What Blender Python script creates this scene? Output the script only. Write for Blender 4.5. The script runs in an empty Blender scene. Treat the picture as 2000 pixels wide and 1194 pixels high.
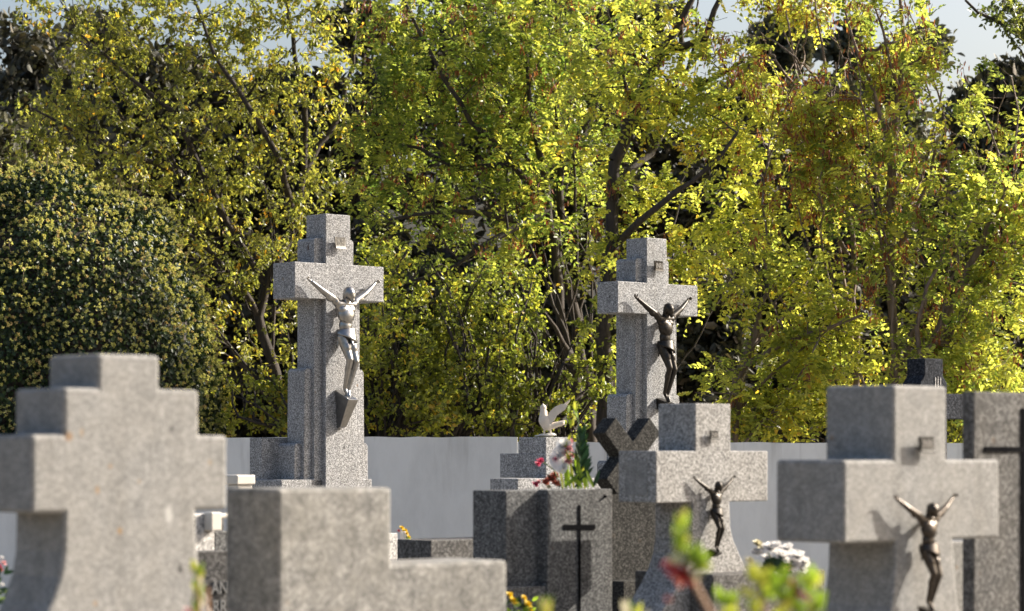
import bpy, bmesh, math, random
import numpy as np
from mathutils import Vector, Matrix

R = math.radians
SC = bpy.context.scene
C = SC.collection

# ------------------------------------------------------------------ camera, sky, sun, exposure
F = 5000.0            # focal length in pixels of the 2000 px wide photograph
HZ = 880.0            # row of the horizon
EYE = 1.75
cam_d = bpy.data.cameras.new("camera"); cam = bpy.data.objects.new("camera", cam_d); C.objects.link(cam)
cam_d.lens = 90; cam_d.sensor_width = 36; cam_d.clip_start = 0.1; cam_d.clip_end = 2000
cam.location = (0, 0, EYE); cam.rotation_euler = (R(90), 0, 0)
cam_d.shift_y = (HZ - 597) / 2000.0
cam_d.dof.use_dof = True; cam_d.dof.focus_distance = 18.6; cam_d.dof.aperture_fstop = 4.8
SC.camera = cam

SUN_AZ = 20.5         # degrees from +x towards +y (behind the graves, to the right)
SUN_EL = 30.0
w = bpy.data.worlds.new("World"); SC.world = w; w.use_nodes = True
nt = w.node_tree; bg = nt.nodes['Background']
sky = nt.nodes.new('ShaderNodeTexSky'); sky.sky_type = 'NISHITA'; sky.sun_disc = False
sky.sun_elevation = R(SUN_EL); sky.sun_rotation = R(90 - SUN_AZ)
sky.air_density = 1.0; sky.dust_density = 6.0; sky.ozone_density = 1.0
nt.links.new(sky.outputs[0], bg.inputs[0]); bg.inputs[1].default_value = 0.108
sd = bpy.data.lights.new("sun", 'SUN'); sun = bpy.data.objects.new("sun", sd); C.objects.link(sun)
sd.energy = 5.0; sd.angle = R(0.5); sd.color = (1.0, 0.93, 0.82)
S = Vector((math.cos(R(SUN_EL)) * math.cos(R(SUN_AZ)), math.cos(R(SUN_EL)) * math.sin(R(SUN_AZ)), math.sin(R(SUN_EL))))
sun.rotation_euler = S.to_track_quat('Z', 'Y').to_euler(); sun.location = (20, 5, 20)
SC.view_settings.view_transform = 'Standard'; SC.view_settings.look = 'None'
SC.view_settings.exposure = 1.1; SC.view_settings.gamma = 1
SC.cycles.max_bounces = 7; SC.cycles.diffuse_bounces = 2; SC.cycles.transparent_max_bounces = 4
SC.cycles.sample_clamp_indirect = 6

# ------------------------------------------------------------------ helpers
def P(px, py, D):
    return Vector(((px - 1000) / F * D, D, EYE + (HZ - py) / F * D))

def tag(o, label=None, cat=None, group=None, kind=None):
    if label: o['label'] = label
    if cat: o['category'] = cat
    if group: o['group'] = group
    if kind: o['kind'] = kind
    return o

def empty(name, loc, rz=0.0, parent=None):
    o = bpy.data.objects.new(name, None); C.objects.link(o)
    o.location = loc; o.rotation_euler = (0, 0, rz); o.empty_display_size = 0.1
    if parent: o.parent = parent
    return o

def link(name, me, mat=None, parent=None):
    o = bpy.data.objects.new(name, me); C.objects.link(o)
    if mat is not None:
        for m in (mat if isinstance(mat, (list, tuple)) else [mat]): me.materials.append(m)
    if parent: o.parent = parent
    return o

def from_bm(name, bm, mat, parent=None, smooth=False):
    bmesh.ops.recalc_face_normals(bm, faces=bm.faces)
    me = bpy.data.meshes.new(name); bm.to_mesh(me); bm.free()
    if smooth: me.polygons.foreach_set('use_smooth', [True] * len(me.polygons))
    return link(name, me, mat, parent)

def bevel(o, wd, seg=2):
    m = o.modifiers.new('bevel', 'BEVEL'); m.width = wd; m.segments = seg; m.limit_method = 'ANGLE'; m.angle_limit = R(35)
    m.harden_normals = False
    return o

def prism(bm, poly, t0, t1):
    """poly: list of (w, z); extruded along the local y axis from t0 to t1"""
    a = [bm.verts.new((p[0], t0, p[1])) for p in poly]
    b = [bm.verts.new((p[0], t1, p[1])) for p in poly]
    bm.faces.new(a); bm.faces.new(list(reversed(b)))
    n = len(poly)
    for i in range(n):
        bm.faces.new((a[i], b[i], b[(i + 1) % n], a[(i + 1) % n]))

def box(bm, x0, x1, y0, y1, z0, z1):
    prism(bm, [(x0, z0), (x1, z0), (x1, z1), (x0, z1)], y0, y1)

def prism_obj(name, poly, t0, t1, mat, parent, bv=0.004):
    bm = bmesh.new(); prism(bm, poly, t0, t1)
    o = from_bm(name, bm, mat, parent)
    if bv: bevel(o, bv)
    return o

class Frame:
    """A stone turned by theta; origin at the nearest vertical edge; x along the front, y into the stone."""
    def __init__(s, px, D, theta=42.0):
        s.D = D; s.X0 = (px - 1000) / F * D; s.th = R(theta)
        s.c = math.cos(s.th); s.s = math.sin(s.th)
    def root(s, name):
        return empty(name, (s.X0, s.D, 0), s.th)
    def w(s, px, t=0.0):
        k = (px - 1000) / F
        return (k * (s.D + t * s.c) - s.X0 + t * s.s) / (s.c - k * s.s)
    def t(s, px, w=0.0):
        k = (px - 1000) / F
        return (s.X0 + w * s.c - k * (s.D + w * s.s)) / (s.s + k * s.c)
    def z(s, py, w=0.0, t=0.0):
        return EYE + (HZ - py) / F * (s.D + w * s.s + t * s.c)

# ------------------------------------------------------------------ materials
def new_mat(name):
    m = bpy.data.materials.new(name); m.use_nodes = True
    n = m.node_tree; b = n.nodes['Principled BSDF']
    return m, n, b

def N(n, t, **kw):
    x = n.nodes.new(t)
    for k, v in kw.items(): setattr(x, k, v)
    return x

def ramp(n, stops, interp='LINEAR'):
    r = n.nodes.new('ShaderNodeValToRGB'); cr = r.color_ramp; cr.interpolation = interp
    while len(cr.elements) < len(stops): cr.elements.new(0.5)
    for e, (p, c) in zip(cr.elements, stops):
        e.position = p; e.color = (c[0], c[1], c[2], 1)
    return r

def granite(name, dark, mid, light, grain=130, rough=0.8, cloud=0.12, stain=(0.30, 0.26, 0.2), stain_amt=0.25, rust=0.5, bump=0.15, spec=0.25):
    m, n, b = new_mat(name); L = n.links.new
    tc = N(n, 'ShaderNodeTexCoord')
    v = N(n, 'ShaderNodeTexVoronoi'); v.inputs['Scale'].default_value = grain
    L(tc.outputs['Object'], v.inputs['Vector'])
    sp = N(n, 'ShaderNodeSeparateColor'); L(v.outputs['Color'], sp.inputs[0])
    n1 = N(n, 'ShaderNodeTexNoise'); n1.inputs['Scale'].default_value = grain * 0.55; n1.inputs['Detail'].default_value = 4
    L(tc.outputs['Object'], n1.inputs['Vector'])
    mx = N(n, 'ShaderNodeMix'); mx.data_type = 'FLOAT'; mx.inputs[0].default_value = 0.45
    L(sp.outputs[0], mx.inputs[2]); L(n1.outputs[0], mx.inputs[3])
    r = ramp(n, [(0.12, dark), (0.36, tuple(0.5 * (a + c) for a, c in zip(dark, mid))), (0.55, mid), (0.86, light)])
    L(mx.outputs[0], r.inputs[0])
    # broad weathering
    n2 = N(n, 'ShaderNodeTexNoise'); n2.inputs['Scale'].default_value = 5.5; n2.inputs['Detail'].default_value = 9; n2.inputs['Roughness'].default_value = 0.68
    L(tc.outputs['Object'], n2.inputs['Vector'])
    r2 = ramp(n, [(0.38, (0, 0, 0)), (0.72, (1, 1, 1))]); L(n2.outputs[0], r2.inputs[0])
    ms = N(n, 'ShaderNodeMath', operation='MULTIPLY'); ms.inputs[1].default_value = stain_amt; L(r2.outputs[0], ms.inputs[0])
    c1 = N(n, 'ShaderNodeMix'); c1.data_type = 'RGBA'; L(ms.outputs[0], c1.inputs[0]); L(r.outputs[0], c1.inputs[6]); c1.inputs[7].default_value = (*stain, 1)
    # vertical rain streaks
    mp = N(n, 'ShaderNodeMapping'); mp.inputs['Scale'].default_value = (14, 14, 1.1); L(tc.outputs['Object'], mp.inputs[0])
    n4 = N(n, 'ShaderNodeTexNoise'); n4.inputs['Scale'].default_value = 1.0; n4.inputs['Detail'].default_value = 5; L(mp.outputs[0], n4.inputs['Vector'])
    r4 = ramp(n, [(0.5, (1, 1, 1)), (0.75, (0.74, 0.73, 0.71))]); L(n4.outputs[0], r4.inputs[0])
    c3 = N(n, 'ShaderNodeMix'); c3.data_type = 'RGBA'; c3.blend_type = 'MULTIPLY'; c3.inputs[0].default_value = 0.8
    L(c1.outputs[2], c3.inputs[6]); L(r4.outputs[0], c3.inputs[7])
    # rust and pit spots
    v2 = N(n, 'ShaderNodeTexVoronoi'); v2.inputs['Scale'].default_value = 9.0; L(tc.outputs['Object'], v2.inputs['Vector'])
    s2 = N(n, 'ShaderNodeSeparateColor'); L(v2.outputs['Color'], s2.inputs[0])
    lt = N(n, 'ShaderNodeMath', operation='LESS_THAN'); lt.inputs[1].default_value = 0.38; L(s2.outputs[1], lt.inputs[0])
    r3 = ramp(n, [(0.0, (1, 1, 1)), (0.07, (0.7, 0.7, 0.7)), (0.13, (0, 0, 0))]); L(v2.outputs['Distance'], r3.inputs[0])
    m2 = N(n, 'ShaderNodeMath', operation='MULTIPLY'); L(lt.outputs[0], m2.inputs[0]); L(r3.outputs[0], m2.inputs[1])
    m3 = N(n, 'ShaderNodeMath', operation='MULTIPLY'); L(m2.outputs[0], m3.inputs[0]); m3.inputs[1].default_value = rust
    cr = ramp(n, [(0.45, (0.26, 0.14, 0.05)), (0.55, (0.07, 0.06, 0.05))], 'CONSTANT'); L(s2.outputs[2], cr.inputs[0])
    c2 = N(n, 'ShaderNodeMix'); c2.data_type = 'RGBA'; L(m3.outputs[0], c2.inputs[0]); L(c3.outputs[2], c2.inputs[6]); L(cr.outputs[0], c2.inputs[7])
    n5 = N(n, 'ShaderNodeTexNoise'); n5.inputs['Scale'].default_value = 22; n5.inputs['Detail'].default_value = 5; n5.inputs['Roughness'].default_value = 0.6
    L(tc.outputs['Object'], n5.inputs['Vector'])
    r5 = ramp(n, [(0.3, (1 - cloud,) * 3), (0.7, (1.0 + cloud * .6, 1.0 + cloud * .58, 1.0 + cloud * .55))]); L(n5.outputs[0], r5.inputs[0])
    c5 = N(n, 'ShaderNodeMix'); c5.data_type = 'RGBA'; c5.blend_type = 'MULTIPLY'; c5.inputs[0].default_value = 1.0; c5.clamp_result = False
    L(c2.outputs[2], c5.inputs[6]); L(r5.outputs[0], c5.inputs[7])
    L(c5.outputs[2], b.inputs['Base Color'])
    b.inputs['Roughness'].default_value = rough
    b.inputs['Specular IOR Level'].default_value = spec
    bp = N(n, 'ShaderNodeBump'); bp.inputs['Strength'].default_value = bump; bp.inputs['Distance'].default_value = 0.004
    L(mx.outputs[0], bp.inputs['Height']); L(bp.outputs[0], b.inputs['Normal'])
    return m

def with_spots(m, spots):
    """pits, rust marks and lichen at fixed places on one stone: (x, y, z, radius, colour, stretch in z)"""
    m = m.copy(); n = m.node_tree; L = n.links.new; b = n.nodes['Principled BSDF']
    src = b.inputs['Base Color'].links[0].from_socket
    tc = N(n, 'ShaderNodeTexCoord'); nz = N(n, 'ShaderNodeTexNoise'); nz.inputs['Scale'].default_value = 60; L(tc.outputs['Object'], nz.inputs['Vector'])
    for (x, y, zz, rad, col, st) in spots:
        sb = N(n, 'ShaderNodeVectorMath', operation='SUBTRACT'); L(tc.outputs['Object'], sb.inputs[0]); sb.inputs[1].default_value = (x, y, zz)
        sc_ = N(n, 'ShaderNodeVectorMath', operation='MULTIPLY'); L(sb.outputs[0], sc_.inputs[0]); sc_.inputs[1].default_value = (1, 1, 1 / st)
        ln_ = N(n, 'ShaderNodeVectorMath', operation='LENGTH'); L(sc_.outputs[0], ln_.inputs[0])
        ad = N(n, 'ShaderNodeMath', operation='MULTIPLY_ADD'); L(nz.outputs[0], ad.inputs[0]); ad.inputs[1].default_value = rad * 1.2; L(ln_.outputs['Value'], ad.inputs[2])
        mr = N(n, 'ShaderNodeMapRange'); mr.inputs[1].default_value = rad * 1.1; mr.inputs[2].default_value = rad * 1.9; mr.inputs[3].default_value = .85; mr.inputs[4].default_value = 0
        L(ad.outputs[0], mr.inputs[0])
        mx = N(n, 'ShaderNodeMix'); mx.data_type = 'RGBA'; L(mr.outputs[0], mx.inputs[0]); L(src, mx.inputs[6]); mx.inputs[7].default_value = (*col, 1); src = mx.outputs[2]
    L(src, b.inputs['Base Color'])
    return m
G_TALL = granite('granite_salt_pepper', (0.035, 0.036, 0.04), (0.27, 0.27, 0.276), (0.60, 0.60, 0.605), grain=190, rust=0.55, stain_amt=0.12)
G_TALL2 = granite('granite_grey_blue', (0.03, 0.032, 0.036), (0.255, 0.258, 0.265), (0.62, 0.625, 0.63), grain=190, rust=0.4, stain_amt=0.12)
G_NEAR = granite('granite_weathered', (0.155, 0.152, 0.147), (0.245, 0.241, 0.234), (0.35, 0.343, 0.333), grain=190, cloud=.2, rust=0.75, stain=(0.24, 0.22, 0.19), stain_amt=0.35)
G_BLOCK = granite('granite_lichen', (0.14, 0.136, 0.128), (0.235, 0.228, 0.215), (0.36, 0.35, 0.335), grain=130, cloud=.42, rust=0.3, stain=(0.17, 0.16, 0.135), stain_amt=0.5)
G_MID = granite('granite_mid_grey', (0.06, 0.06, 0.06), (0.30, 0.29, 0.28), (0.52, 0.51, 0.49), grain=170, rust=0.35, stain=(0.22, 0.2, 0.17), stain_amt=0.25)
G_DARK = granite('granite_dark_grey_shaded', (0.025, 0.025, 0.027), (0.105, 0.105, 0.105), (0.26, 0.26, 0.255), grain=190, rust=0.2, stain_amt=0.04, rough=0.85, spec=0.15)  # dark tone holds the shade on the iron cross headstone's front
G_DARK2 = granite('granite_smoky_shaded', (0.035, 0.034, 0.033), (0.095, 0.092, 0.09), (0.19, 0.185, 0.18), grain=110, rust=0.15, stain_amt=0.1, rough=0.85, spec=0.15)  # darkened to carry shade on right slab and pedestal; other dark stones share it
G_BLACK = granite('granite_brown_black', (0.012, 0.012, 0.012), (0.034, 0.033, 0.031), (0.10, 0.097, 0.09), grain=170, rust=0.05, stain_amt=0.0, rough=0.9, spec=0.08)
G_BLUE = granite('granite_black_blue', (0.008, 0.009, 0.012), (0.028, 0.031, 0.038), (0.07, 0.075, 0.09), grain=130, rust=0.0, stain_amt=0.0, rough=0.9, spec=0.08)
G_WHITE = granite('granite_pale', (0.16, 0.155, 0.15), (0.52, 0.5, 0.48), (0.75, 0.73, 0.70), grain=120, rust=0.1, stain_amt=0.05)

def simple(name, col, rough=0.6, metal=0.0, bump=0.0, var=0.15, scale=12, spec=0.5, obj_scale=(1, 1, 1)):
    m, n, b = new_mat(name); L = n.links.new
    tc = N(n, 'ShaderNodeTexCoord')
    mp = N(n, 'ShaderNodeMapping'); mp.inputs['Scale'].default_value = obj_scale; L(tc.outputs['Object'], mp.inputs[0])
    nz = N(n, 'ShaderNodeTexNoise'); nz.inputs['Scale'].default_value = scale; nz.inputs['Detail'].default_value = 6
    L(mp.outputs[0], nz.inputs['Vector'])
    r = ramp(n, [(0.3, tuple(c * (1 - var) for c in col)), (0.7, tuple(min(1, c * (1 + var)) for c in col))])
    L(nz.outputs[0], r.inputs[0]); L(r.outputs[0], b.inputs['Base Color'])
    b.inputs['Roughness'].default_value = rough; b.inputs['Metallic'].default_value = metal
    b.inputs['Specular IOR Level'].default_value = spec
    if bump:
        bp = N(n, 'ShaderNodeBump'); bp.inputs['Strength'].default_value = bump; bp.inputs['Distance'].default_value = 0.01
        L(nz.outputs[0], bp.inputs['Height']); L(bp.outputs[0], b.inputs['Normal'])
    return m

M_SILVER = simple('polished_steel', (0.31, 0.305, 0.30), rough=0.30, metal=1.0, var=0.15, scale=30)
M_BRONZE = simple('dark_bronze', (0.035, 0.031, 0.027), rough=0.38, metal=0.8, var=0.35, scale=40)
M_BRONZE2 = simple('brown_bronze', (0.06, 0.05, 0.042), rough=0.32, metal=0.85, var=0.35, scale=40)
M_IRON = simple('black_iron', (0.010, 0.010, 0.011), rough=1.0, var=0.2, spec=0.0)
M_LETTER = simple('worn_bronze_letter', (0.22, 0.21, 0.2), rough=0.5, metal=0.5, var=0.2)
M_PLAQUE = simple('dull_grey_metal', (0.05, 0.047, 0.043), rough=0.55, metal=0.2, var=0.2, spec=0.3)
M_PLASTERS = simple('dove_plaster', (0.62, 0.55, 0.46), rough=0.75, bump=0.1, var=0.08, scale=30)
M_WHITEBOX = simple('white_marble', (0.56, 0.52, 0.46), rough=0.5, var=0.06)
M_GROUND = simple('gravel_soil', (0.20, 0.18, 0.15), rough=0.95, bump=0.6, var=0.35, scale=20)
M_HILL = simple('hill_scrub', (0.045, 0.042, 0.026), rough=1.0, bump=0.8, var=0.6, scale=0.7)
M_BARK = simple('bark', (0.042, 0.033, 0.027), rough=0.9, bump=0.9, var=0.5, scale=9, obj_scale=(3, 3, 0.6))
M_BARK2 = simple('bark_grey', (0.17, 0.125, 0.10), rough=0.85, bump=0.6, var=0.4, scale=14, obj_scale=(3, 3, 0.6))
M_STEM = simple('green_stem', (0.08, 0.16, 0.03), rough=0.6)
M_BROWNSTEM = simple('brown_stem', (0.30, 0.17, 0.09), rough=0.7)

def wall_mat():
    m, n, b = new_mat('whitewashed_render'); L = n.links.new
    tc = N(n, 'ShaderNodeTexCoord')
    mp = N(n, 'ShaderNodeMapping'); mp.inputs['Scale'].default_value = (1.0, 1.0, 0.45); L(tc.outputs['Object'], mp.inputs[0])
    nz = N(n, 'ShaderNodeTexNoise'); nz.inputs['Scale'].default_value = 2.2; nz.inputs['Detail'].default_value = 9; nz.inputs['Roughness'].default_value = 0.65
    L(mp.outputs[0], nz.inputs['Vector'])
    r = ramp(n, [(0.35, (0.64, 0.635, 0.615)), (0.55, (0.75, 0.745, 0.725)), (0.8, (0.67, 0.66, 0.635))]); L(nz.outputs[0], r.inputs[0])
    # dirt running down from the coping
    mp2 = N(n, 'ShaderNodeMapping'); mp2.inputs['Scale'].default_value = (7, 7, 0.7); L(tc.outputs['Object'], mp2.inputs[0])
    n2 = N(n, 'ShaderNodeTexNoise'); n2.inputs['Scale'].default_value = 1.4; n2.inputs['Detail'].default_value = 6; L(mp2.outputs[0], n2.inputs['Vector'])
    r2 = ramp(n, [(0.55, (0, 0, 0)), (0.8, (1, 1, 1))]); L(n2.outputs[0], r2.inputs[0])
    sx = N(n, 'ShaderNodeSeparateXYZ'); L(tc.outputs['Object'], sx.inputs[0])
    mr = N(n, 'ShaderNodeMapRange'); mr.inputs[1].default_value = 1.3; mr.inputs[2].default_value = 1.86; mr.inputs[3].default_value = 0.12; mr.inputs[4].default_value = 0.65
    L(sx.outputs[2], mr.inputs[0])
    mm = N(n, 'ShaderNodeMath', operation='MULTIPLY'); L(r2.outputs[0], mm.inputs[0]); L(mr.outputs[0], mm.inputs[1])
    mx = N(n, 'ShaderNodeMix'); mx.data_type = 'RGBA'; L(mm.outputs[0], mx.inputs[0]); L(r.outputs[0], mx.inputs[6]); mx.inputs[7].default_value = (0.27, 0.24, 0.2, 1)
    L(mx.outputs[2], b.inputs['Base Color']); b.inputs['Roughness'].default_value = 0.9
    bp = N(n, 'ShaderNodeBump'); bp.inputs['Strength'].default_value = 0.25; bp.inputs['Distance'].default_value = 0.02
    L(nz.outputs[0], bp.inputs['Height']); L(bp.outputs[0], b.inputs['Normal'])
    return m
M_WALL = wall_mat()

M_IRON2 = None
def leaf_mat(name, stops, trans=0.5, rough=0.35, spec=0.5, tboost=1.35):
    """the per-leaf 'tint' picks the leaf's own hue"""
    m, n, b = new_mat(name); L = n.links.new
    at = N(n, 'ShaderNodeAttribute'); at.attribute_name = 'tint'
    r = ramp(n, stops); L(at.outputs['Fac'], r.inputs[0])
    L(r.outputs[0], b.inputs['Base Color']); b.inputs['Roughness'].default_value = rough
    b.inputs['Specular IOR Level'].default_value = spec
    if trans > 0:
        t = N(n, 'ShaderNodeBsdfTranslucent')
        bc = N(n, 'ShaderNodeMix'); bc.data_type = 'RGBA'; bc.blend_type = 'MULTIPLY'; bc.inputs[0].default_value = 1
        L(r.outputs[0], bc.inputs[6]); bc.inputs[7].default_value = (tboost * 1.15, tboost * 1.15, tboost * 0.7, 1)
        bc.clamp_result = False
        L(bc.outputs[2], t.inputs[0])
        ms = N(n, 'ShaderNodeMixShader'); ms.inputs[0].default_value = trans
        L(b.outputs[0], ms.inputs[1]); L(t.outputs[0], ms.inputs[2])
        L(ms.outputs[0], n.nodes['Material Output'].inputs[0])
    return m

L_ROBIN = leaf_mat('robinia_leaf', [(0.0, (0.05, 0.085, 0.018)), (0.4, (0.15, 0.18, 0.045)), (0.75, (0.31, 0.31, 0.07)), (0.97, (0.40, 0.36, 0.06)), (1.0, (0.30, 0.13, 0.03))], trans=0.62, tboost=2.25)
L_ELM = leaf_mat('broad_leaf', [(0.0, (0.035, 0.048, 0.014)), (0.5, (0.11, 0.12, 0.03)), (0.85, (0.24, 0.225, 0.045)), (0.97, (0.36, 0.26, 0.025)), (1.0, (0.38, 0.14, 0.03))], trans=0.55, spec=0.7, tboost=2.7)
L_SHRUB = leaf_mat('shrub_leaf', [(0.0, (0.035, 0.055, 0.012)), (0.5, (0.14, 0.165, 0.032)), (0.9, (0.30, 0.30, 0.05)), (0.97, (0.36, 0.32, 0.05)), (1.0, (0.38, 0.2, 0.03))], trans=0.55, spec=0.7, tboost=2.0)
L_POD = leaf_mat('dry_pod', [(0.0, (0.12, 0.035, 0.02)), (0.6, (0.26, 0.08, 0.04)), (1.0, (0.36, 0.15, 0.06))], trans=0.4, rough=0.6)
L_IVY = leaf_mat('ivy_leaf', [(0.0, (0.010, 0.022, 0.008)), (0.6, (0.028, 0.05, 0.014)), (1.0, (0.07, 0.10, 0.025))], trans=0.18, rough=0.42, spec=0.35)
L_UMBEL = leaf_mat('ivy_flower', [(0.0, (0.24, 0.25, 0.08)), (0.75, (0.54, 0.52, 0.19)), (1.0, (0.46, 0.34, 0.16))], trans=0.35, rough=0.8)
L_CONIF = leaf_mat('evergreen_leaf', [(0.0, (0.020, 0.021, 0.012)), (0.6, (0.045, 0.044, 0.025)), (1.0, (0.10, 0.08, 0.05))], trans=0.15, rough=0.6)
L_CONIF2 = leaf_mat('grey_evergreen_leaf', [(0.0, (0.05, 0.055, 0.035)), (1.0, (0.14, 0.13, 0.08))], trans=0.2, rough=0.7)

def petal_mat(name, col, trans=0.4):
    m, n, b = new_mat(name); L = n.links.new
    tc = N(n, 'ShaderNodeTexCoord'); nz = N(n, 'ShaderNodeTexNoise'); nz.inputs['Scale'].default_value = 60; L(tc.outputs['Object'], nz.inputs['Vector'])
    r = ramp(n, [(0.3, tuple(c * 0.8 for c in col)), (0.7, col)]); L(nz.outputs[0], r.inputs[0]); L(r.outputs[0], b.inputs['Base Color'])
    b.inputs['Roughness'].default_value = 0.6
    t = N(n, 'ShaderNodeBsdfTranslucent'); L(r.outputs[0], t.inputs[0])
    ms = N(n, 'ShaderNodeMixShader'); ms.inputs[0].default_value = trans
    L(b.outputs[0], ms.inputs[1]); L(t.outputs[0], ms.inputs[2]); L(ms.outputs[0], n.nodes['Material Output'].inputs[0])
    return m
PT_WHITE = petal_mat('white_petal', (0.92, 0.90, 0.88), 0.5); PT_PINK = petal_mat('pink_petal', (0.75, 0.10, 0.20))
PT_ROSE = petal_mat('blush_petal', (0.78, 0.42, 0.42)); PT_RED = petal_mat('red_petal', (0.48, 0.04, 0.04))
PT_SALMON = petal_mat('salmon_petal', (0.60, 0.17, 0.10)); PT_YELLOW = petal_mat('yellow_petal', (0.85, 0.60, 0.02))
PT_CREAM = petal_mat('cream_petal', (0.72, 0.66, 0.45)); PT_GREEN = petal_mat('fresh_leaf', (0.27, 0.40, 0.03), 0.55)
PT_DKGREEN = petal_mat('dark_leaf', (0.022, 0.06, 0.018), 0.2); PT_YGREEN = petal_mat('yellow_green_leaf', (0.5, 0.52, 0.06), 0.55)

# ------------------------------------------------------------------ ground and hill
def grid_mesh(name, x0, x1, y0, y1, nx, ny, hfun, mat):
    xs = np.linspace(x0, x1, nx); ys = np.linspace(y0, y1, ny)
    V = [(x, y, hfun(x, y)) for y in ys for x in xs]
    Fc = [(j * nx + i, j * nx + i + 1, (j + 1) * nx + i + 1, (j + 1) * nx + i) for j in range(ny - 1) for i in range(nx - 1)]
    me = bpy.data.meshes.new(name); me.from_pydata(V, [], Fc); me.update()
    me.polygons.foreach_set('use_smooth', [True] * len(me.polygons))
    return link(name, me, mat)

g = grid_mesh('ground', -900, 900, -60, 1200, 60, 60, lambda x, y: 0.0, M_GROUND); tag(g, kind='structure')
def hill_h(x, y):
    a = max(0.0, min(1.0, (y - 34) / 50.0)); a = a * a * (3 - 2 * a)
    b = 1.0 if y < 150 else max(0.0, 1 - (y - 150) / 120.0)
    e = max(0.0, 1 - (max(0, abs(x) - 60) / 60.0))
    return -0.2 + a * b * e * (10.5 + 0.9 * math.sin(x * 0.21 + 1) + 0.6 * math.sin(x * 0.53 + y * 0.2) + 0.02 * x)
h = grid_mesh('hill', -120, 120, 30, 270, 90, 90, hill_h, M_HILL); tag(h, kind='structure')

# ------------------------------------------------------------------ walls
def wall(D0, x0, x1, D1, top0, top1, label, seed, end_pier=False):
    a = Vector(((x0 - 1000) / F * D0, D0, 0)); b = Vector(((x1 - 1000) / F * D1, D1, 0))
    ln = (b - a).length; ang = math.atan2(b.y - a.y, b.x - a.x)
    r = empty('boundary_wall', a, ang)
    h0 = EYE + (HZ - top0) / F * D0; h1 = EYE + (HZ - top1) / F * D1
    rnd = random.Random(seed)
    n = int(ln / 0.12)
    poly = [(0, 0), (ln, 0)] + [(ln * (1 - i / n), h1 + (h0 - h1) * (i / n) + rnd.uniform(-.007, .006)) for i in range(n + 1)]
    bm = bmesh.new()
    # strips keep the caps convex
    top = list(reversed(poly[2:]))
    for i in range(len(top) - 1):
        pass
    prism(bm, poly, 0, 0.22)
    bmesh.ops.triangulate(bm, faces=[f for f in bm.faces if len(f.verts) > 4])
    from_bm('wall_face', bm, M_WALL, r)
    if end_pier:
        bm = bmesh.new(); box(bm, ln - 0.16, ln + 0.003, -0.09, -0.002, 0, h1 + 0.012); o = from_bm('pier', bm, M_WALL, r); bevel(o, 0.006)
    tag(r, label, 'wall', 'whitewashed cemetery walls')
wall(22.0, -500, 1010, 21.9, 860, 853, 'longer stretch of white rendered boundary wall behind the taller left monument', 3)
wall(23.3, 1002, 2300, 23.6, 863, 868, 'lower white boundary wall behind the grey crosses at right', 4)

# ------------------------------------------------------------------ crucified figure (one continuous body)
def capsule(bm, p0, p1, r0, r1, seg=12):
    p0 = Vector(p0); p1 = Vector(p1); d = p1 - p0; L_ = d.length
    q = d.to_track_quat('Z', 'Y').to_matrix().to_4x4()
    bmesh.ops.create_cone(bm, cap_ends=True, segments=seg, radius1=r0, radius2=r1, depth=L_, matrix=Matrix.Translation((p0 + p1) / 2) @ q)
    for p, r_ in ((p0, r0), (p1, r1)):
        bmesh.ops.create_icosphere(bm, subdivisions=2, radius=r_, matrix=Matrix.Translation(p))

def ellip(bm, c, r, rot=None, sub=3):
    m = Matrix.Translation(Vector(c)) @ (rot.to_4x4() if rot else Matrix()) @ Matrix.Diagonal((r[0], r[1], r[2], 1))
    bmesh.ops.create_icosphere(bm, subdivisions=sub, radius=1.0, matrix=m)

def bake_remesh(bm, voxel, smooth=6, fac=0.5):
    me = bpy.data.meshes.new('tmp'); bm.to_mesh(me); bm.free()
    o = bpy.data.objects.new('tmp', me); C.objects.link(o)
    m = o.modifiers.new('r', 'REMESH'); m.mode = 'VOXEL'; m.voxel_size = voxel; m.use_smooth_shade = True
    s = o.modifiers.new('s', 'SMOOTH'); s.iterations = smooth; s.factor = fac
    dg = bpy.context.evaluated_depsgraph_get()
    out = bpy.data.meshes.new_from_object(o.evaluated_get(dg))
    bpy.data.objects.remove(o); bpy.data.meshes.remove(me)
    out.polygons.foreach_set('use_smooth', [True] * len(out.polygons))
    return out

def rotm(ax, deg): return Matrix.Rotation(R(deg), 3, ax)

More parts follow.
